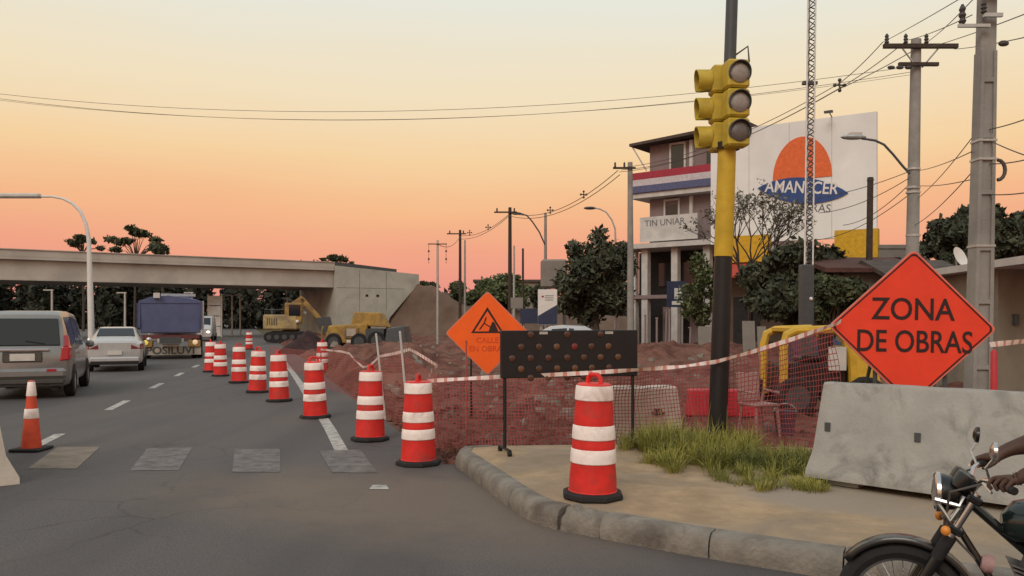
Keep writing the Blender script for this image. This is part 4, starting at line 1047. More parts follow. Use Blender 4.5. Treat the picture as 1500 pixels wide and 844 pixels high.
# white and blue sign board, blue shop sign
def board(label, px0, px1, py0, py1, Y, m, m2=None, post=True, cat='sign', split=.35):
    a = P(px0, py1, Y); b_ = P(px1, py0, Y); t = thing('sign_board', label, cat, ((a.x+b_.x)/2, Y, 0)); w = b_.x-a.x; h = b_.z-a.z
    MB().box((0,0,a.z+h/2), (w,.12,h)).build('panel', m, t)
    if m2: MB().add([(-w/2,-.064,a.z+.01),(w/2,-.064,a.z+.01),(w/2,-.064,a.z+h*split*1.35),(-w/2,-.064,a.z+h*split*.6)], [(0,1,2,3)]).build('lower_print', m2, t)
    for sx_ in (-w*.35,w*.35): MB().tube([(sx_,.1,-.1),(sx_,.1,a.z+h*.5)], .05, 6).build('post', M_galv, t)
    return t, w, a.z, h
M_navy = mat('navy_print', (.03,.04,.085), .6, var=.15)
t, w, z, h = board('white signboard with navy lower half beside the mango tree', 788, 816, 424, 476, 40, M_white, M_navy, split=.42)
MB().ball((-w*.25,-.07,z+h*.8), (.06,.02,.05), 8).build('red_mark', M_fred, t)
for i in range(3): MB().box((.08,-.066,z+h*(.82-.06*i)), (w*.45,.01,.03)).build('print_line', M_faint, t)
t, w, z, h = board('dark blue hanging shop sign with white emblem before the tall building', 977, 1004, 412, 450, 45, M_navy)
MB().box((.1,-.066,z+h*.52), (w*.42,.012,h*.42)).build('emblem', M_white, t); MB().box((.05,-.066,z+h*.16), (w*.6,.012,h*.14)).build('print_line', M_white, t)
board('small grey notice board behind the orange sign', 748, 766, 436, 452, 50, M_hw, None)
board('dark navy banner board on the far side of the soil', 762, 800, 452, 474, 46, M_navy, None)
# white board leaning near the signal pole and pale slabs
for i, (px, w_, top, Y, lb) in enumerate(((1032,.45,478,32,'white sheet of board standing by the green slender tree'), (1098,.45,470,30,'pale board leaning under the dark tree left of the mast'), (1117,.3,478,29,'narrow pale board next to the leaning board'))):
    p = P(px,HY,Y); t = thing('board_sheet', lb, 'board', (p.x, Y, .1)); h_ = P(0,top,Y).z-.1
    MB().box((0,0,h_/2), (w_,.06,h_), Matrix.Rotation(R(-6),4,'X')).build('sheet', M_hw, t); MB().box((0,.3,h_*.3), (.08,.6,.06)).build('prop', M_wood, t)
# stakes and posts in the soil
for i, (px, Y, top) in enumerate(((945,34,462), (962,33,466), (975,36,455), (1010,36,480), (902,38,470))):
    p = P(px,HY,Y); z_ = P(0,top,Y).z
    tag(MB().tube([(p.x,Y,-.1),(p.x+random.uniform(-.08,.08),Y,z_)], .045, 6).box((p.x,Y,z_), (.1,.1,.05)).build('stake', M_brick), ['pale stake right beside the tall concrete pole', 'pale stake in the soil just right of the tall concrete pole', 'taller pale stake before the blue hanging sign', 'short pale stake in front of the slender olive tree', 'pale stake under the mango tree'][i], 'stake', 'stakes in the soil')

# ================================================================== NET AND TAPE
def resample(pts, step):
    o = []; 
    for a, b_ in zip(pts, pts[1:]):
        n = max(1, int((Vector(b_[:2])-Vector(a[:2])).length/step))
        o += [tuple(a[k]+(b_[k]-a[k])*i/n for k in range(4)) for i in range(n)]
    return o+[pts[-1]]
def net(label, pts, cell=.042, w=.0075, seed=0, m=None):
    """pts: x, y, z bottom, z top; strands are thin strips"""
    t = thing('safety_net', label, 'net', (0,0,0))
    q = resample(pts, cell); rows = 22; mv = []; mf = []
    def pt(i, k):
        x, y, zb, zt = q[i]; u = k/rows; z = zb+(zt-zb)*u
        d = .10*mnoise.noise(Vector((i*.045, u*2.2, seed)))+.03*mnoise.noise(Vector((i*.3, u*5, seed+3)))
        dz = .05*mnoise.noise(Vector((i*.06, u*1.5, seed+7)))*(1-u)
        return Vector((x+d*.4, y-d, z+dz))
    gpts = [[pt(i, k) for k in range(rows+1)] for i in range(len(q))]
    def strip(a, b_, wd):
        b0 = len(mv); mv.extend([a-wd, a+wd, b_+wd, b_-wd]); mf.append((b0, b0+1, b0+2, b0+3))
    for i in range(len(q)):
        nx = gpts[min(i+1, len(q)-1)][0]-gpts[max(i-1, 0)][0]; nx.z = 0; nx.normalize(); nx *= w/2
        for k in range(rows):
            strip(gpts[i][k], gpts[i][k+1], nx)
            if i+1 < len(q): strip(gpts[i][k], gpts[i+1][k], Vector((0,0,w*.5)))
        if i+1 < len(q): strip(gpts[i][rows], gpts[i+1][rows], Vector((0,0,w*.7)))
    np_mesh('mesh', np.array([tuple(v) for v in mv]), np.array(mf), m or M_net, t)
    return t
def npt(px, pyt, Y, zb=.03): 
    p = P(px, pyt, Y); return (p.x, p.y, zb, p.z)
nl = [npt(395,507,34,.02), npt(430,512,27,.02), npt(470,516,21,.02), npt(500,518,18.6,.03), npt(540,534,15.6,.03), npt(560,524,14.5,.03), npt(590,520,12.9), npt(640,552,10.7)]
net('long red orange safety net hung along the excavation beside the road', nl, seed=1)
nr = [npt(640,552,10.7), npt(735,556,10.5), npt(930,545,10.4,.06), npt(1050,533,10.15,.1), npt(1130,509,9.7,.12), npt(1224,482,8.75,.18)]
net('sagging purple red safety net tied between signal pole and red sign', nr, seed=5, m=M_net2, w=.009)
def tape(label, pts, w=.05, seed=0):
    t = thing('warning_tape', label, 'tape', (0,0,0)); q = []
    for a, b_ in zip(pts, pts[1:]):
        n = max(1, int((Vector(b_)-Vector(a)).length/.045)); q += [Vector(a).lerp(Vector(b_), i/n) for i in range(n)]
    q.append(Vector(pts[-1])); m = MB(); hv = []
    for i, p in enumerate(q):
        an = .9*mnoise.noise(Vector((i*.07, seed, 0)))+.5*math.sin(i*.23+seed); hv.append(Vector((.0, math.sin(an)*w/2, math.cos(an)*w/2)))
    for i in range(len(q)-1):
        m.cur = 1 if i % 3 == 2 else 0
        m.quad(q[i]-hv[i], q[i+1]-hv[i+1], q[i+1]+hv[i+1], q[i]+hv[i])
    me = bpy.data.meshes.new('ribbon'); me.from_pydata(m.v, [], m.f); me.materials.append(M_tape); me.materials.append(M_tapeR); me.polygons.foreach_set('material_index', m.mi); me.update()
    link('ribbon', me, t); return t
tape('crumpled warning tape zigzagging over the net beside the road', [P(x,y,Y) for x, y, Y in ((470,512,20.9),(500,515,18.5),(512,518,17.6),(520,528,17),(532,538,16),(542,536,15.4),(556,522,14.6),(578,518,13.4),(600,512,12.5),(612,518,11.9),(641,536,11),(633,541,10.9),(626,558,10.6))], .05, 2)
tape('striped warning tape stretched across the arrow board to the red sign', [P(x,y,Y) for x, y, Y in ((626,558,9.7),(680,555,9.45),(735,552,9.4),(800,549.5,9.4),(868,546,9.35),(930,542,9.4),(1000,537,9.5),(1049,530,9.66),(1100,516,9.3),(1160,497,8.8),(1226,474,8.25),(1232,470,8.22))], .048, 5)
tape('pale warning tape running on from the red sign past the concrete pole', [P(x,y,Y) for x, y, Y in ((1450,505,8.4),(1500,500,8.7),(1588,493,8.95))], .055, 8)
for i, (px, Y, ty, lb) in enumerate(((470,20.9,510,'thin stake holding the end of the roadside net'), (600,12.7,487,'white leaning stake beside the spoil in the net'), (565,14.3,490,'white stake tilted against the net'), (641,10.75,548,'dark iron rod at the corner of the net'), (683,10.6,500,'slim rod behind the arrow board leg'))):
    p = P(px,HY,Y); tp = P(px-(14 if i in (1,2) else 0), ty, Y)
    tag(MB().tube([(p.x,Y,-.1),tuple(tp)], -.0+(.018 if i in (1,2) else .012), 6).ball(tuple(tp), .022 if i in (1,2) else .016, 6).build('stake', M_offw if i in (1,2) else M_net), lb, 'stake', 'net stakes')
# ================================================================== VEHICLES
M_tyre = mat('tyre', (.018,.018,.018), .85, var=.2, scale=15)
M_hub = mat('alloy', (.40,.40,.40), .35, .6, var=.1)
M_tail = mat('tail_light', (.42,.012,.03), .2, var=.1, spec=.6, coat=.3)
M_plate = mat('number_plate', (.6,.58,.53), .5, var=.08)
M_chrome = mat('chrome', (.55,.54,.53), .22, .95, var=0)
rang = math.atan2(.965, -.262)
def wheel(parent, x, y, r, w, side, rim=M_hub):
    M = T((x,y,r)) @ Matrix.Rotation(R(90), 4, 'X')
    wv = MB().lathe([(r*.62,-w/2),(r*.9,-w/2),(r,-w*.35),(r,w*.35),(r*.9,w/2),(r*.62,w/2),(r*.58,0),(r*.62,-w/2)], 24, M, cap=False).build('tyre', M_tyre, parent, smooth=True)
    s = -1 if side > 0 else 1       # local z of the lathe points to -y
    MB().lathe([(r*.62,s*w*.44),(r*.55,s*w*.36),(r*.2,s*w*.38),(r*.08,s*w*.46),(.004,s*w*.47)], 20, M).build('rim', rim, wv, smooth=True)
    return wv
def ring(x, hw, zb, zs, zt, wt, r=.07):
    half = [(hw*.86,zb),(hw*.96,zb+.05),(hw,zb+.16),(hw*1.0,zs-.14),(hw*.975,zs),(wt,zt-r),(wt*.93,zt-r*.25),(wt*.7,zt)]
    return [(x,y,z) for y, z in half]+[(x,-y,z) for y, z in half[::-1]]
def car(name, label, loc, rz, st, m, cat):
    t = thing(name, label, cat, loc, rz)
    MB().loft([ring(*s) for s in st]).build('body', m, t, smooth=True)
    return t
def interp(st, x):
    for a, b_ in zip(st, st[1:]):
        if a[0] <= x <= b_[0]:
            k = (x-a[0])/max(1e-6, b_[0]-a[0]); return [a[i]+(b_[i]-a[i])*k for i in range(6)]
    return list(st[-1][:6])
def side_glass(t, st, x0, x1, z_lo, z_hi, m=M_glass, off=.006, name='side_window'):
    for s in (1,-1):
        q = []
        for x, f0, f1 in ((x0,z_lo,z_hi),(x1,z_lo,z_hi)):
            _, hw, zb, zs, zt, wt = interp(st, x)
            for f in (f0, f1):
                y = hw*.975+(wt-hw*.975)*f; z = zs+(zt-.07-zs)*f; q.append((x, s*(y+off), z))
        MB().add([q[0],q[2],q[3],q[1]], [(0,1,2,3)]).build(name, m, t)
# grey minivan
M_van = mat('van_grey', (.235,.235,.23), .3, .35, var=.05, coat=.4)
ctr = P(33, HY, 17.3); vloc = Vector((ctr.x, ctr.y, 0))
st = [(0,.80,.36,.95,1.06,.74), (.05,.86,.28,1.0,1.12,.77), (.12,.88,.26,1.06,1.42,.76), (.26,.885,.26,1.08,1.80,.70), (.45,.89,.26,1.08,1.88,.68), (1.6,.89,.26,1.06,1.90,.69), (2.9,.89,.26,1.02,1.84,.68), (3.6,.885,.27,.98,1.30,.72), (4.3,.85,.3,.9,1.0,.72), (4.55,.78,.34,.78,.86,.66)]
van = car('minivan', 'grey metallic minivan with dark rear window driving away', vloc, rang+R(7), st, M_van, 'minivan')
rw = MB().hexa([(.035,-.70,1.14),(.035,.70,1.14),(.16,.64,1.72),(.16,-.64,1.72)], [(.12,-.70,1.12),(.12,.70,1.12),(.26,.64,1.72),(.26,-.64,1.72)]).build('rear_window', M_glass, van, bevel=.02)
MB().tube([(.03,-.4,1.18),(.045,-.05,1.24)], .013, 5).build('wiper', M_rub, rw)
MB().box((-.005,0,1.05), (.06,1.0,.055), bev=.015).build('chrome_garnish', M_chrome, van)
MB().box((-.012,0,.90), (.05,.46,.15)).build('number_plate', M_plate, van)
MB().box((0,0,.9), (.05,.74,.22), bev=.02).build('plate_recess', mat('van_grey_dark', (.10,.10,.09), .4, .4), van)
MB().box((-.02,0,.55), (.16,1.66,.22), bev=.06).build('bumper', M_van, van)
MB().box((.0,0,.38), (.14,1.58,.12), bev=.03).build('lower_bumper', mat('van_trim', (.07,.068,.065), .6), van)
MB().box((-.1,.55,.62), (.02,.18,.05)).box((-.1,-.55,.62), (.02,.18,.05)).build('reflector', M_tail, van)
for s in (1,-1):
    MB().hexa([(-.02,s*.69,.80),(-.02,s*.87,.83),(.0,s*.88,1.12),(.0,s*.72,1.12)], [(.14,s*.69,.80),(.2,s*.905,.83),(.2,s*.905,1.12),(.14,s*.72,1.12)]).build('tail_light', M_tail, van, bevel=.03)
    MB().hexa([(.01,s*.78,1.13),(.03,s*.86,1.13),(.10,s*.83,1.36),(.09,s*.77,1.36)], [(.1,s*.78,1.13),(.14,s*.89,1.13),(.18,s*.84,1.36),(.17,s*.77,1.36)]).build('pillar_lamp', M_tail if s < 5 else M_van, van)
    for x_ in (.72, 3.55):
        MB().lathe([(.36,0),(.36,.02)], 20, T((x_,s*.885+(0 if s < 0 else -.014),.36)) @ Matrix.Rotation(R(-90*s), 4, 'X')).build('wheel_arch', M_rub, van)
        wheel(van, x_, s*.82, .32, .21, s)
side_glass(van, st, .48, 1.45, .08, .92); side_glass(van, st, 1.52, 2.35, .08, .93); side_glass(van, st, 2.42, 2.95, .08, .9)
for s in (1,-1):
    MB().ball((2.9,s*1.02,1.1), (.1,.1,.09), 10).build('wing_mirror', M_van, van)
    MB().box((.22,s*.6,.24), (.3,.12,.12)).build('tow_bracket', M_rub, van)
MB().tube([(.02,-.45,.3),(.35,-.45,.3)], .035, 8).build('exhaust', M_dgrey, van)
# white hatchback / saloon
M_wcar = mat('car_white', (.50,.50,.50), .3, .25, var=.04, coat=.4)
ctr = G(168, 545)
st2 = [(0,.74,.36,.88,.94,.66), (.06,.80,.28,.92,1.0,.68), (.16,.82,.25,.95,1.04,.69), (.45,.83,.24,.95,1.07,.66), (.62,.83,.24,.95,1.14,.64), (1.15,.83,.24,.94,1.40,.58), (1.6,.83,.24,.93,1.45,.57), (2.4,.83,.24,.92,1.42,.57), (3.1,.83,.25,.9,1.05,.62), (3.9,.80,.28,.82,.88,.62), (4.15,.72,.34,.7,.76,.56)]
wc = car('saloon_car', 'white saloon car ahead of the grey minivan', Vector((ctr.x, ctr.y, 0)), rang+R(7.5), st2, M_wcar, 'car')
MB().hexa([(.66,-.57,1.13),(.66,.57,1.13),(1.08,.51,1.37),(1.08,-.51,1.37)], [(.74,-.57,1.11),(.74,.57,1.11),(1.14,.51,1.35),(1.14,-.51,1.35)], T((-.03,0,.035))).build('rear_window', M_glass, wc)
MB().box((-.005,0,.62), (.06,.42,.13)).build('number_plate', M_plate, wc)
MB().box((-.01,0,.40), (.12,1.46,.16), bev=.04).build('bumper', M_wcar, wc); MB().box((.0,0,.29), (.1,1.4,.1)).build('lower_bumper', M_rub, wc)
for s in (1,-1):
    MB().hexa([(-.015,s*.48,.74),(.0,s*.78,.74),(.03,s*.78,.90),(.0,s*.48,.88)], [(.1,s*.48,.74),(.22,s*.845,.74),(.27,s*.845,.90),(.1,s*.48,.88)]).build('tail_light', mat('tail_light_dark', (.16,.012,.025), .3), wc)
    for x_ in (.72, 3.3):
        MB().lathe([(.34,0),(.34,.015)], 18, T((x_,s*.825+(0 if s < 0 else -.01),.32)) @ Matrix.Rotation(R(-90*s), 4, 'X')).build('wheel_arch', M_rub, wc)
        wheel(wc, x_, s*.765, .3, .19, s)
    MB().ball((2.85,s*.95,.98), (.09,.09,.08), 8).build('wing_mirror', M_wcar, wc)
side_glass(wc, st2, 1.2, 1.75, .06, .92); side_glass(wc, st2, 1.82, 2.5, .06, .92)
# dump truck with blue tarpaulin
M_tarp = mat('blue_tarpaulin', (.095,.11,.21), .75, var=.12, scale=1.5, bump=.3, bscale=2); M_trk = mat('truck_ochre', (.30,.18,.06), .6, var=.2)
ctr = G(250, 526)
tk = thing('dump_truck', 'dump truck with blue tarpaulin load seen from behind', 'truck', Vector((ctr.x, ctr.y, 0)), rang+R(6.5))
MB().hexa([(0,-1.2,1.12),(6.0,-1.2,1.12),(6.0,1.2,1.12),(0,1.2,1.12)], [(-.05,-1.24,2.45),(6.0,-1.24,2.45),(6.0,1.24,2.45),(-.05,1.24,2.45)]).build('box', M_tarp, tk, bevel=.04)
MB().loft([[(x,-1.27,1.3+.1*math.sin(x*2)),(x,-1.26,2.48),(x,-.7,2.62+.06*math.sin(x*3)),(x,.1,2.72),(x,.8,2.62+.04*math.cos(x*2)),(x,1.26,2.48),(x,1.27,1.3+.1*math.cos(x*2)),(x,1.2,1.3),(x,1.2,2.4),(x,-1.2,2.4),(x,-1.2,1.3)] for x in [-.08+i*.51 for i in range(13)]]).build('tarpaulin', M_tarp, tk)
MB().box((-.1,.55,2.72), (.3,.25,.22)).build('tarp_bundle', M_offw, tk); MB().box((1.2,-.3,2.76), (1.6,1.4,.12)).build('pale_cover', mat('pale_tarp', (.36,.38,.42), .7), tk)
MB().box((3.5,0,.82), (8.5,.85,.26)).build('chassis', M_dgrey, tk)
MB().box((-.12,0,.80), (.1,1.05,.16)).build('light_bar', M_plate, tk); MB().box((-.12,0,.6), (.08,.75,.12)).build('number_plate', M_plate, tk)
MB().box((-.02,0,.95), (.16,2.3,.16)).build('tailgate_sill', mat('truck_maroon', (.13,.035,.035), .6), tk)
for s in (1,-1):
    MB().box((-.1,s*.95,.66), (.14,.5,.3), bev=.03).build('lamp_box', M_trk, tk)
    MB().lathe([(.11,-.02),(.11,.02),(.06,.05),(.005,.06)], 12, T((-.18,s*.98,.72)) @ Matrix.Rotation(R(-90), 4, 'Y')).build('lamp', mat('lamp_amber_left' if s > 0 else 'lamp_warm', (.5,.38,.06) if s > 0 else (.6,.42,.28), .3, emit=((1,.72,.12,.5) if s > 0 else (1,.7,.4,.45))), tk)
    for x_ in (.9, 2.2, 7.3):
        for y_ in ((.95,1.18) if x_ < 5 else (1.05,)): wheel(tk, x_, s*y_, .5, .22, s)
    MB().box((.25,s*1.32,1.8), (.06,.04,1.2)).build('box_rib', M_tarp, tk)
fl = MB().box((-.06,0,.36), (.05,2.44,.36)).build('mud_flap', mat('flap_cream', (.38,.34,.29), .7, var=.15), tk)
# bold hand painted letters on the mud flap, read from the photograph
text_mesh('POSILUVI', .44, M_dgrey, fl, T((-.09,0,.36)) @ Matrix.Rotation(R(-90), 4, 'Z') @ UPRIGHT, extrude=.004, sx=1.08, bold=.012)
MB().hexa([(6.3,-1.15,.6),(8.3,-1.15,.6),(8.3,1.15,.6),(6.3,1.15,.6)], [(6.3,-1.1,2.5),(7.9,-1.1,2.5),(7.9,1.1,2.5),(6.3,1.1,2.5)]).build('cab', mat('cab_white', (.5,.5,.5), .5), tk, bevel=.06)
MB().tube([(-.02,-1.3,2.5),(-.02,-1.3,1.0)], .04, 6).build('corner_post', M_galv, tk)
# oncoming pale van under the bridge
ov = thing('delivery_van', 'small pale van with lit headlights coming under the bridge', 'van', (P(298,HY,66).x, 66, 0), rang+math.pi)
st3 = [(-2.2,.8,.35,1.0,1.9,.72), (-1,.85,.3,1.0,2.0,.74), (.8,.85,.3,1.0,1.95,.72), (1.5,.85,.3,.98,1.2,.74), (2.1,.8,.34,.8,.95,.68)]
MB().loft([ring(*s) for s in st3]).build('body', M_wcar, ov, smooth=True)
MB().hexa([(.98,-.66,1.25),(.98,.66,1.25),(.88,.62,1.8),(.88,-.62,1.8)], [(1.45,-.66,1.25),(1.45,.66,1.25),(.98,.62,1.82),(.98,-.62,1.82)]).build('windscreen', M_glass, ov)
for s in (1,-1):
    MB().ball((2.08,s*.55,.72), (.06,.15,.1), 10).build('headlight', mat('headlight_lit', (.9,.9,.85), .3, emit=(1,.95,.85,2.0)), ov)
    for x_ in (-1.5,1.3): wheel(ov, x_, s*.78, .32, .2, s)
# parked white car behind the arrow board
pc = thing('parked_car', 'parked white car behind the arrow board', 'car', P(760,HY,30)*1.0, R(-3)); pc.location.z = .05
st4 = [(x-.0, *r) for x, *r in st2]
MB().loft([ring(*s) for s in st4]).build('body', M_wcar, pc, smooth=True)
for s in (1,-1):
    for x_ in (.72,3.3): wheel(pc, x_, s*.765, .3, .19, s)
side_glass(pc, st4, 1.2, 1.75, .06, .92); side_glass(pc, st4, 1.82, 2.5, .06, .92)

# ---------------------------------------------------------------- machines
M_cat = two_scale(mat('machine_yellow', (.36,.215,.045), .65, var=.25, scale=2.5), (.20,.125,.08), .9, .45, .65); M_catd = two_scale(mat('machine_yellow_dusty', (.33,.20,.06), .8, var=.25, scale=2.5), (.17,.11,.075), 1.1, .45, .65)
def track(parent, y, L, h, w):
    pts = []
    for i in range(9): a = R(90+180*i/8); pts.append((-L/2+h/2+h/2*math.cos(a), h/2+h/2*math.sin(a)))
    for i in range(9): a = R(-90+180*i/8); pts.append((L/2-h/2+h/2*math.cos(a), h/2+h/2*math.sin(a)))
    o = MB().prism(pts, y-w/2, y+w/2).build('track', M_rub, parent)
    for i in range(5): MB().lathe([(.18,-.02),(.18,.02)], 10, T((-L/2+h/2+i*(L-h)/4,y-w/2-.01,h/2)) @ RX).build('roller', M_dgrey, o)
ex = thing('excavator', 'yellow tracked excavator with raised arm under the bridge', 'excavator', (P(420,HY,60).x, 60, .05), R(8))
for s in (-1,1): track(ex, s*1.0, 2.9, .75, .5)
MB().box((0,0,.6), (2.0,1.6,.4)).build('undercarriage', M_dgrey, ex)
MB().box((-.3,0,1.45), (2.4,2.4,1.1), bev=.1).build('engine_house', two_scale(mat('machine_cream', (.42,.32,.14), .6, var=.2), (.26,.19,.11), 1.0, .45, .62), ex)
MB().box((.6,-.75,2.1), (1.2,.85,1.5), bev=.06).build('cab', M_catd, ex); MB().box((.7,-1.19,2.3), (.8,.03,.8)).build('cab_window', M_glass, ex)
bx = lambda x, y: tuple(P(x, y, 60)-ex.location)
def arm(parent, name, a, b_, w0, w1, m):
    a, b_ = Vector(a), Vector(b_); d = (b_-a).normalized(); n = Vector((-d.z, 0, d.x))
    MB().hexa([a-n*w0+Vector((0,-.16,0)), b_-n*w1+Vector((0,-.16,0)), b_+n*w1+Vector((0,-.16,0)), a+n*w0+Vector((0,-.16,0))], [a-n*w0+Vector((0,.16,0)), b_-n*w1+Vector((0,.16,0)), b_+n*w1+Vector((0,.16,0)), a+n*w0+Vector((0,.16,0))]).build(name, m, parent, bevel=.03)
arm(ex, 'boom', bx(424,486), bx(432,446), .3, .38, M_cat); arm(ex, 'boom', bx(431,449), bx(444,437), .36, .24, M_cat)
arm(ex, 'stick', bx(440,438), bx(470,470), .22, .16, M_catd)
MB().prism([(bx(462,466)[0],bx(0,466)[2]),(bx(482,464)[0],bx(0,464)[2]),(bx(486,482)[0],bx(0,482)[2]),(bx(470,490)[0],bx(0,490)[2])], -.5, .5).build('bucket', M_dgrey, ex)
MB().tube([bx(428,474), bx(446,446)], .08, 6).build('ram', M_galv, ex)
for i in range(5): MB().box((-1.2+i*.16,-1.215,1.5), (.05,.03,.5)).build('vent_slat', M_dgrey, ex)
MB().tube([(-1.4,-1.0,2.0),(-1.4,-1.0,2.35),(.0,-1.0,2.35),(.0,-1.0,2.0)], .03, 5).build('hand_rail', M_dgrey, ex)
MB().tube([bx(426,480), bx(436,456), bx(443,444), bx(456,452)], .035, 5).build('hydraulic_hose', M_rub, ex)
MB().tube([(-1.1,.4,2.0),(-1.1,.4,2.5)], .07, 8).build('exhaust_stack', M_dgrey, ex)
MB().ball(bx(446,459), .14, 8).build('work_lamp', M_white, ex); MB().ball((.9,-1.25,1.5), .13, 8).build('work_lamp', M_white, ex)
# wheeled loader with square plate
ld = thing('wheel_loader', 'dusty yellow loader with square rear badge beside the abutment', 'loader', (P(505,HY,46).x, 46, .05), R(2))
lz = lambda y: P(0,y,45.2).z-.05; lxp = lambda x: P(x,0,45.2).x-ld.location.x
MB().hexa([(lxp(474),-.8,lz(503)),(lxp(536),-.8,lz(503)),(lxp(536),.9,lz(503)),(lxp(474),.9,lz(503))], [(lxp(480),-.75,lz(477)),(lxp(537),-.75,lz(474)),(lxp(537),.8,lz(474)),(lxp(480),.8,lz(477))]).build('engine_cover', M_cat, ld, bevel=.08)
pb = MB().box((lxp(514),-.86,lz(487)), (.72,.05,.62)).build('badge_frame', M_catd, ld); MB().box((lxp(514),-.9,lz(487)), (.5,.05,.42)).build('badge', mat('badge_pale', (.42,.36,.30), .7), pb)
MB().box((lxp(514),-.86,lz(500)), (.5,.06,.16)).build('rear_light', M_plate, ld)
MB().hexa([(lxp(512),-.6,lz(476)),(lxp(568),-.6,lz(480)),(lxp(568),.9,lz(480)),(lxp(512),.9,lz(476))], [(lxp(516),-.55,lz(457)),(lxp(556),-.55,lz(458)),(lxp(556),.8,lz(458)),(lxp(516),.8,lz(457))]).build('cab_hood', M_cat, ld, bevel=.06)
MB().box((lxp(548),-.2,lz(495)), (1.0,1.4,1.0)).build('articulation', M_dgrey, ld)
for x_ in (488,525): wheel(ld, lxp(x_), -.75, .45, .4, -1, M_dgrey); wheel(ld, lxp(x_), .75, .45, .4, 1, M_dgrey)
wheel(ld, lxp(551), -.8, .5, .4, -1, M_dgrey)
MB().hexa([(lxp(562),-1.1,.1),(lxp(596),-1.1,.1),(lxp(600),1.1,.2),(lxp(562),1.1,.2)], [(lxp(566),-1.0,1.15),(lxp(592),-1.0,1.3),(lxp(594),1.1,1.3),(lxp(566),1.1,1.2)]).build('bucket', M_dgrey, ld, bevel=.05)
MB().tube([(lxp(474)-.05,-.7,lz(478)),(lxp(470),-.7,lz(486)),(lxp(472),-.7,lz(503))], .06, 6).build('guard_rail', M_catd, ld)
# dark spoil heap by the road
hb = []; nA, nB_ = 26, 12
hc = G(452,520); hp = MB()
Vh = [(0,0,1.15)]
for j in range(1, nB_+1):
    for i in range(nA):
        a = 2*math.pi*i/nA; u = j/nB_; rr_ = u*(1.6+.4*fbm(math.cos(a)*2, math.sin(a)*2))
        Vh.append((rr_*math.cos(a), rr_*math.sin(a)*1.3, 1.15*(1-u)**.9*(1+.0)+.16*fbm(rr_*math.cos(a)*1.6, rr_*math.sin(a)*1.6, 5)*(1-u)-.08*u))
Fh = [(0,1+i,1+(i+1) % nA) for i in range(nA)]
for j in range(nB_-1):
    for i in range(nA): Fh.append((1+j*nA+i, 1+(j+1)*nA+i, 1+(j+1)*nA+(i+1) % nA, 1+j*nA+(i+1) % nA))
hpo = MB().add(Vh, Fh).build('spoil_heap', mat('dark_spoil', (.05,.03,.03), .95, var=.4, scale=2, bump=.8, bscale=6, spec=.1), smooth=True)
hpo.location = (P(452,HY,42).x, 42, 0); tag(hpo, 'dark heap of excavated spoil beside the road edge', 'spoil heap')

# yellow compact machine behind the net
sk = thing('compact_loader', 'compact yellow machine with arched roll frame behind the net', 'loader', (P(1190,HY,14.5).x, 14.5, .05), 0)
sx_ = lambda x: P(x,0,14.5).x-sk.location.x; sz = lambda y: P(0,y,14.5).z-.05
M_sky = mat('machine_bright_yellow', (.62,.38,.035), .5, var=.12)
for y_ in (-.55,.55):
    MB().tube([(sx_(1133),y_,.3),(sx_(1133),y_,sz(505)),(sx_(1137),y_,sz(490)),(sx_(1150),y_,sz(484)),(sx_(1204),y_,sz(482)),(sx_(1217),y_,sz(492)),(sx_(1229),y_,sz(520)),(sx_(1232),y_,.3)], .075, 8).build('roll_frame', M_sky, sk, smooth=True)
MB().box((sx_(1168),0,sz(483)), (.6,1.1,.06)).build('roof_plate', M_sky, sk)
MB().hexa([(sx_(1228),-.6,.35),(sx_(1275),-.6,.35),(sx_(1275),.6,.35),(sx_(1228),.6,.35)], [(sx_(1228),-.55,sz(505)),(sx_(1262),-.55,sz(520)),(sx_(1262),.55,sz(520)),(sx_(1228),.55,sz(505))]).build('engine_cover', M_sky, sk, bevel=.05)
MB().box((sx_(1180),0,.62), (1.1,1.0,.55), bev=.05).build('chassis', M_black, sk)
MB().box((sx_(1190),.1,.95), (.5,.5,.12), bev=.04).box((sx_(1212),.1,1.22), (.1,.5,.5), bev=.03).build('seat', M_black, sk)
MB().box((sx_(1206),-.62,sz(523)), (.3,.03,.4)).build('white_label', M_offw, sk)
for x_ in (1148,1245):
    for y_ in (-.62,.62): wheel(sk, sx_(x_), y_, .34, .26, 1 if y_ > 0 else -1, M_dgrey)
cc = thing('cover_bundle', 'dark blue folded tarp lying on the soil beyond the red sign', 'tarp', (P(1205,HY,19).x, 19, .02))
MB().loft([[(x,-.35,0),(x,-.3,.9+.12*math.sin(x*5)),(x,0,1.25+.1*math.cos(x*7)),(x,.3,.9),(x,.35,0)] for x in (-.8,-.5,-.2,.1,.4,.7)]).build('tarp', M_navy, cc, smooth=True)
# plastic chair behind the net
ch = thing('plastic_chair', 'pale plastic chair standing behind the sagging net', 'chair', (P(1112,HY,11.6).x, 11.6, .05), R(20))
M_chair = mat('chair_plastic', (.34,.20,.18), .5)
for i in (-1,1):
    for j in (-1,1): MB().tube([(i*.2,j*.2,0),(i*.17,j*.17,.44)], .02, 6).build('leg', M_chair, ch)
    MB().tube([(i*.2,-.18,.62),(i*.21,.17,.64),(i*.17,.19,.44)], .02, 6).build('armrest', M_chair, ch)
MB().box((0,0,.45), (.42,.42,.035), bev=.012).build('seat', M_chair, ch)
MB().box((0,.2,.70), (.38,.03,.42), Matrix.Rotation(R(-6),4,'X') @ T((0,-.02,0)), bev=.012).build('backrest', M_chair, ch)
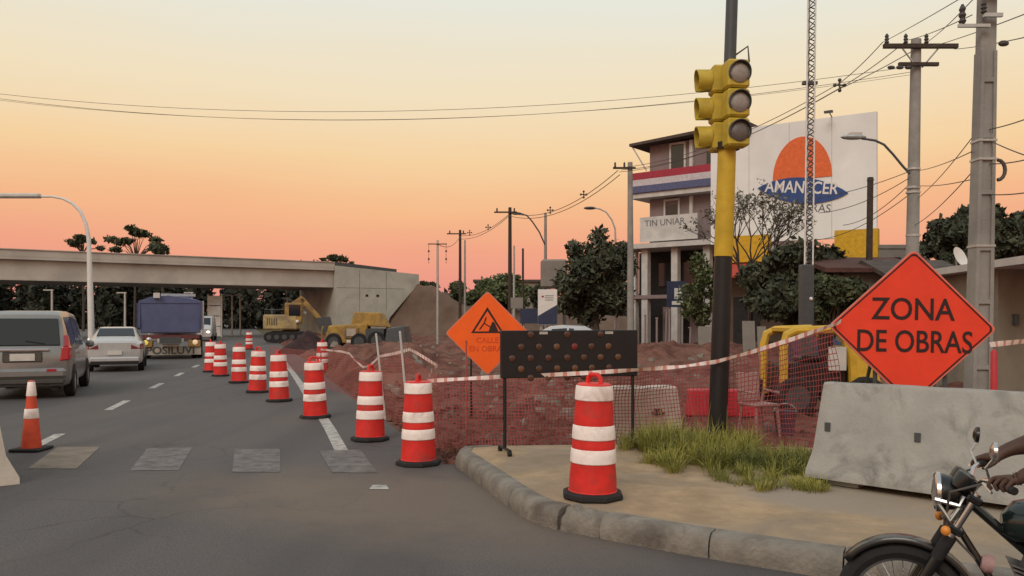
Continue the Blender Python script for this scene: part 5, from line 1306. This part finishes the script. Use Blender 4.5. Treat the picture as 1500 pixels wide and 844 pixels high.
# crate/bucket beside
bk = thing('bucket', 'dark bucket on the soil next to the pale chair', 'bucket', (P(1150,HY,11.8).x, 11.8, .05))
MB().lathe([(.12,0),(.16,.32),(.17,.33),(.15,.32),(.11,.02)], 16, cap=False).lathe([(.12,0),(.01,.005)], 16).build('pail', mat('bucket_purple', (.10,.06,.09), .6), bk, smooth=True)
MB().tube([(.16*math.cos(R(a)),0,.32+.12*math.sin(R(a))) for a in range(0,181,20)], .008, 5).build('handle', M_galv, bk)
# ================================================================== MOTORCYCLE AND RIDER
M_bk = mat('bike_black', (.010,.011,.011), .3, var=.1, coat=.3); M_tank = mat('tank_black_green', (.012,.022,.020), .22, var=.1, coat=.5)
M_eng = mat('engine_alloy', (.22,.22,.22), .45, .6, var=.25, scale=15); M_org = mat('indicator_orange', (.75,.27,.04), .3)
BY = 4.02
mo = thing('motorcycle', 'black motorcycle with chrome headlight bracket and orange indicator by the kerb', 'motorcycle', (P(1322,HY,BY).x, BY, 0), R(157))
# local frame: +x forward, front axle above the origin, +y is the rider's left (towards the camera after the turn)
def mo_p(px, py, y=0.0): p = P(px, py, BY); return (-(p.x-mo.location.x), y, p.z)
WR = .305
def bike_wheel(x):
    M = T((x,0,WR)) @ RX
    w = MB()
    prof = [(WR-.075,-.03),(WR-.045,-.047),(WR-.015,-.038),(WR,-.012),(WR,.012),(WR-.015,.038),(WR-.045,.047),(WR-.075,.03),(WR-.078,0),(WR-.075,-.03)]
    ty = w.lathe(prof, 40, M, cap=False).build('tyre', M_tyre, mo, smooth=True)
    MB().lathe([(WR-.072,-.03),(WR-.088,-.022),(WR-.094,0),(WR-.088,.022),(WR-.072,.03)], 40, M, cap=False).build('rim', M_chrome, ty, smooth=True)
    MB().lathe([(.02,-.06),(.055,-.05),(.06,0),(.055,.05),(.02,.06)], 18, M).build('hub', M_eng, ty, smooth=True)
    sp = MB()
    for k in range(28):
        a = 2*math.pi*k/28; s = 1 if k % 2 else -1; a2 = a+s*.22
        sp.tube([(x+.055*math.cos(a2),s*.04,WR+.055*math.sin(a2)),(x+(WR-.09)*math.cos(a),0,WR+(WR-.09)*math.sin(a))], .0022, 4)
    sp.build('spokes', M_chrome, ty)
    MB().lathe([(.045,.062),(.105,.064),(.105,.068),(.045,.066)], 24, M, cap=False).build('brake_disc', M_galv, ty)
bike_wheel(0); bike_wheel(-1.24)
rk = Vector((-.28,0,.52)).normalized()
def fk(t, y): return (rk.x*t, y, WR+rk.z*t)
for s in (1,-1):
    MB().tube([fk(0,s*.085),fk(.33,s*.085)], .027, 10).build('fork_slider', M_bk, mo, smooth=True)
    MB().tube([fk(.30,s*.085),fk(.66,s*.085)], .018, 10).build('fork_tube', M_chrome, mo, smooth=True)
    MB().tube([fk(.30,s*.085),fk(.42,s*.085)], .030, 10).build('fork_boot', M_rub, mo, smooth=True)
for t in (.46,.63): MB().box((0,0,0), (.07,.24,.035), T(fk(t,0)) @ Matrix.Rotation(R(-28),4,'Y'), bev=.008).build('fork_yoke', M_bk, mo)
# front mudguard
n = 18; fv = []; ff = []
for i in range(n+1):
    a = R(38+118*i/n); r_ = WR+.030
    for y_, dr in ((-.06,-.022),(-.045,0),(0,.008),(.045,0),(.06,-.022)): fv.append(((r_+dr)*math.cos(a), y_, WR+(r_+dr)*math.sin(a)))
for i in range(n):
    for j in range(4): ff.append((i*5+j, i*5+j+1, (i+1)*5+j+1, (i+1)*5+j))
mg = MB().add(fv, ff).build('front_mudguard', M_bk, mo, smooth=True); sm = mg.modifiers.new('solid','SOLIDIFY'); sm.thickness = .004
# headlight, bracket, indicators, instruments
hl = mo_p(1372,716); HLM = T(hl) @ Matrix.Rotation(R(90),4,'Y')
hb_ = MB().lathe([(.03,-.11),(.06,-.10),(.082,-.05),(.088,0),(.088,.01)], 22, HLM).build('headlight_bowl', M_bk, mo, smooth=True)
MB().lathe([(.088,0),(.096,.005),(.096,.022),(.086,.028)], 24, HLM, cap=False).build('headlight_rim', M_chrome, hb_, smooth=True)
MB().lathe([(.086,.022),(.05,.036),(.005,.042)], 20, HLM).build('headlight_lens', mat('lamp_glass', (.22,.22,.21), .08, spec=.6), hb_, smooth=True)
for s in (1,-1):
    MB().tube([mo_p(1362,722,s*.10),mo_p(1392,728,s*.11),mo_p(1398,716,s*.09)], .011, 6).tube([mo_p(1366,728,s*.10),mo_p(1381,751,s*.10),mo_p(1394,730,s*.10)], .012, 6).build('headlight_bracket', M_chrome, mo, smooth=True)
    i_ = mo_p(1374,761,s*.16); MB().tube([i_, mo_p(1386,760,s*.06)], .010, 6).build('indicator_stem', M_bk, mo)
    MB().ball(i_, (.022,.021,.024), 12).build('indicator', M_org, mo, smooth=True)
gc = mo_p(1402,694)
MB().lathe([(.045,-.05),(.052,-.01),(.052,.02),(.045,.026),(.005,.027)], 18, T((gc[0],.055,gc[2])) @ Matrix.Rotation(R(-35),4,'Y')).build('instrument', M_bk, mo, smooth=True)
MB().lathe([(.045,-.05),(.052,-.01),(.052,.02),(.045,.026),(.005,.027)], 18, T((gc[0],-.055,gc[2])) @ Matrix.Rotation(R(-35),4,'Y')).build('instrument', M_bk, mo, smooth=True)
hbz = mo_p(1410,702)
for s in (1,-1):
    MB().tube([(hbz[0],0,hbz[2]-.02),(hbz[0],s*.08,hbz[2]-.015),(hbz[0]-.03,s*.17,hbz[2]+.05),(hbz[0]-.06,s*.25,hbz[2]+.06),(hbz[0]-.12,s*.36,hbz[2]+.045)], .011, 8).build('handlebar', M_chrome, mo, smooth=True)
    MB().tube([(hbz[0]-.065,s*.26,hbz[2]+.06),(hbz[0]-.125,s*.37,hbz[2]+.045)], .018, 10).build('grip', M_rub, mo, smooth=True)
    MB().tube([(hbz[0]-.02,s*.25,hbz[2]+.05),(hbz[0]-.04,s*.36,hbz[2]+.03)], .006, 6).build('lever', M_chrome, mo)
    mr = MB().tube([(hbz[0]-.05,s*.22,hbz[2]+.06),(hbz[0]-.03,s*.26,hbz[2]+.12),(hbz[0]-.06,s*.28,hbz[2]+.17)], .006, 6).build('mirror_stem', M_chrome, mo)
    MB().lathe([(.015,-.02),(.040,-.008),(.043,.006),(.038,.008),(.004,.009)], 18, T((hbz[0]-.06,s*.29,hbz[2]+.20)) @ Matrix.Rotation(R(-95),4,'Y')).build('mirror', M_chrome if s > 0 else M_bk, mr, smooth=True)
MB().tube([(hbz[0]-.03,.2,hbz[2]+.04),(hbz[0]+.1,.14,hbz[2]-.02),(hbz[0]+.12,.06,hbz[2]-.2),(hbz[0]-.02,.05,hbz[2]-.35)], .006, 5).tube([(hbz[0]-.03,-.2,hbz[2]+.04),(hbz[0]+.12,-.1,hbz[2]),(hbz[0]+.1,-.03,hbz[2]-.2)], .006, 5).build('control_cable', M_cable, mo)
# tank, seat, frame, engine
tx = -.44; 
MB().loft([[(x,w*math.cos(2*math.pi*k/14),zc+hh_*math.sin(2*math.pi*k/14)) for k in range(14)] for x, w, zc, hh_ in ((tx+.02,.05,.74,.05),(tx-.03,.105,.755,.095),(tx-.14,.135,.765,.115),(tx-.28,.13,.755,.11),(tx-.4,.095,.735,.085),(tx-.46,.05,.72,.05))]).build('fuel_tank', M_tank, mo, smooth=True)
MB().loft([[(x,w*math.cos(2*math.pi*k/12),zc+h_*math.sin(2*math.pi*k/12)) for k in range(12)] for x, w, zc, h_ in ((tx-.40,.07,.72,.035),(tx-.5,.12,.735,.05),(tx-.8,.14,.76,.055),(tx-1.05,.11,.79,.05),(tx-1.12,.06,.80,.03))]).build('seat', M_rub, mo, smooth=True)
fb = MB()
fb.tube([fk(.60,0),(tx-.1,0,.60),(tx-.45,0,.60),(tx-.95,0,.66)], .022, 8)
for s in (1,-1): fb.tube([fk(.48,s*.03),(-.42,s*.06,.40),(-.46,s*.09,.22),(-.8,s*.10,.22),(-.85,s*.08,.60)], .016, 8); fb.tube([(-.8,s*.1,.33),(-1.24,s*.1,WR)], .02, 8)
fb.build('frame', M_bk, mo, smooth=True)
eg = MB().box((-.70,0,.31), (.36,.24,.20), bev=.04).build('engine_block', M_eng, mo)
for i in range(7): MB().box((0,0,0), (.15-.006*i,.16,.008), T((-.575+.012*i,0,.42+.022*i)) @ Matrix.Rotation(R(-18),4,'Y')).build('cooling_fin', M_eng, eg)
MB().box((0,0,0), (.10,.12,.17), T((-.54,0,.49)) @ Matrix.Rotation(R(-18),4,'Y')).build('cylinder', M_dgrey, eg)
MB().lathe([(.09,-.01),(.085,.02),(.05,.03),(.004,.032)], 18, T((-.74,.125,.31)) @ Matrix.Rotation(R(-90),4,'X')).build('crankcase_cover', M_galv, eg, smooth=True)
MB().tube([(-.50,.03,.50),(-.42,.06,.44),(-.42,.1,.28),(-.55,.12,.18),(-1.0,.14,.22),(-1.35,.16,.28)], [.018,.02,.02,.022,.03,.035], 10).build('exhaust', M_chrome, mo, smooth=True)
MB().lathe([(.04,-.03),(.046,0),(.03,.02),(.004,.022)], 14, T((-.35,.055,.56)) @ Matrix.Rotation(R(80),4,'Y')).build('horn', mat('horn_pink', (.45,.28,.27), .5), mo, smooth=True)
for s in (1,-1): MB().prism([(-.95,.45),(-.72,.45),(-.74,.62),(-.98,.62)], s*.10, s*.13).build('side_cover', M_tank, mo, bevel=.01)
MB().tube([(-1.1,s*.12,.66) if False else (-1.08,.13,.66),(-1.18,.13,WR+.03)], .03, 10).tube([(-1.08,-.13,.66),(-1.18,-.13,WR+.03)], .03, 10).build('shock_absorber', M_chrome, mo)
fv = []; ff = []
for i in range(13):
    a = R(10+130*i/12)
    for y_ in (-.07,0,.07): fv.append((-1.24+(WR+.04)*math.cos(a)*-1, y_, WR+(WR+.04)*math.sin(a)))
for i in range(12):
    for j in range(2): ff.append((i*3+j, i*3+j+1, (i+1)*3+j+1, (i+1)*3+j))
q = MB().add(fv, ff).build('rear_mudguard', M_bk, mo, smooth=True); sm = q.modifiers.new('solid','SOLIDIFY'); sm.thickness = .004
MB().box((-1.58,0,.62), (.05,.16,.09), bev=.02).build('tail_light', M_tail, mo)
MB().tube([(-.78,-.18,.24),(-.78,.20,.24)], .014, 8).build('footrest', M_rub, mo)
MB().tube([(-.76,.12,.2),(-.9,.2,.03),(-.93,.22,.02)], .011, 6).build('side_stand', M_dgrey, mo)

# rider, built in the motorcycle's frame but a thing of its own
M_skin = mat('skin_brown', (.085,.045,.031), .6, var=.12, scale=8); M_shirt = mat('shirt_dark', (.02,.028,.026), .85, var=.15); M_jean = mat('trousers_dark', (.022,.024,.032), .85, var=.15)
pe = thing('person', 'motorcyclist in dark clothes and helmet reaching a bare forearm to the handlebar', 'person', mo.location, R(157))
def skin_obj(name, J, E, m, parent, root=0, sub=2):
    me = bpy.data.meshes.new(name); me.from_pydata([j[0] for j in J], E, []); me.materials.append(m)
    o = bpy.data.objects.new(name, me); COL.objects.link(o); o.parent = parent
    sk_ = o.modifiers.new('skin', 'SKIN'); sk_.use_smooth_shade = True
    for i, j in enumerate(J):
        r = j[1] if isinstance(j[1], tuple) else (j[1], j[1]); me.skin_vertices[0].data[i].radius = r; me.skin_vertices[0].data[i].use_root = (i == root)
    s_ = o.modifiers.new('sub', 'SUBSURF'); s_.levels = s_.render_levels = sub
    return o
gz = hbz[2]+.055; gx = hbz[0]-.10
J = [((-.98,0,.90),.12), ((-.97,0,1.05),.125), ((-.94,0,1.22),.135), ((-.90,0,1.36),.12), ((-.875,0,1.45),.055), ((-.86,0,1.52),.075), ((-.845,0,1.60),.09), ((-.84,0,1.68),.07)]
E = [(0,1),(1,2),(2,3),(3,4),(4,5),(5,6),(6,7)]
grip = {}
for s in (1,-1):
    b0 = len(J)
    J += [((-.90,s*.19,1.37),.062), ((-.80,s*.27,1.25),.054), ((-.69,s*.325,1.14),.050), ((-.60,s*.335,1.08),.056), ((gx-.105,s*.335,gz+.075),.036), ((gx-.06,s*.325,gz+.045),.029), ((gx-.02,s*.32,gz+.03),.026)]
    E += [(3,b0),(b0,b0+1),(b0+1,b0+2),(b0+2,b0+3),(b0+3,b0+4),(b0+4,b0+5),(b0+5,b0+6)]
    for k in range(4):
        o = len(J); yy = s*(.285+.022*k); dx = -.035*(k-1)
        J += [((gx+.022+dx*.6,yy,gz+.03),.0105), ((gx+.045+dx*.6,yy,gz+.0),.0095), ((gx+.028+dx*.6,yy,gz-.025),.0085)]
        E += [(b0+6,o),(o,o+1),(o+1,o+2)]
    o = len(J); J += [((gx-.035,s*.275,gz+.01),.012), ((gx-.0,s*.262,gz-.012),.010), ((gx+.025,s*.262,gz-.02),.009)]; E += [(b0+5,o),(o,o+1),(o+1,o+2)]
    b1 = len(J)
    J += [((-.96,s*.11,.87),.095), ((-.74,s*.19,.80),.078), ((-.55,s*.23,.72),.062), ((-.63,s*.215,.50),.055), ((-.74,s*.19,.32),.042), ((-.70,s*.19,.275),.04), ((-.60,s*.19,.265),.035)]
    E += [(0,b1)]+[(b1+k,b1+k+1) for k in range(6)]
bdy = skin_obj('body', J, E, M_skin, pe)
Js = [(J[i][0], J[i][1]*1.13) for i in (0,1,2,3)]; Es = [(0,1),(1,2),(2,3)]
Js += [((-.885,0,1.42),.085)]; Es += [(3,4)]
for s in (1,-1):
    b0 = len(Js); Js += [((-.90,s*.19,1.37),.078), ((-.84,s*.245,1.29),.074), ((-.79,s*.275,1.235),.070)]; Es += [(3,b0),(b0,b0+1),(b0+1,b0+2)]
skin_obj('shirt', Js, Es, M_shirt, pe)
Jt = [((-.98,0,.90),.132)]; Et = []
for s in (1,-1):
    b0 = len(Jt); Jt += [((-.96,s*.11,.87),.108), ((-.74,s*.19,.80),.09), ((-.55,s*.23,.72),.075), ((-.63,s*.215,.50),.068), ((-.73,s*.19,.34),.058)]
    Et += [(0,b0)]+[(b0+k,b0+k+1) for k in range(4)]
skin_obj('trousers', Jt, Et, M_jean, pe)
for s in (1,-1): skin_obj('shoe', [((-.77,s*.19,.29),.05), ((-.68,s*.19,.27),.048), ((-.57,s*.19,.262),.04)], [(0,1),(1,2)], M_rub, pe)
MB().ball((-.85,0,1.62), (.145,.125,.15), 20).build('helmet', M_bk, pe, smooth=True)
MB().ball((-.79,0,1.61), (.105,.112,.07), 16).build('visor', M_glass, pe, smooth=True)
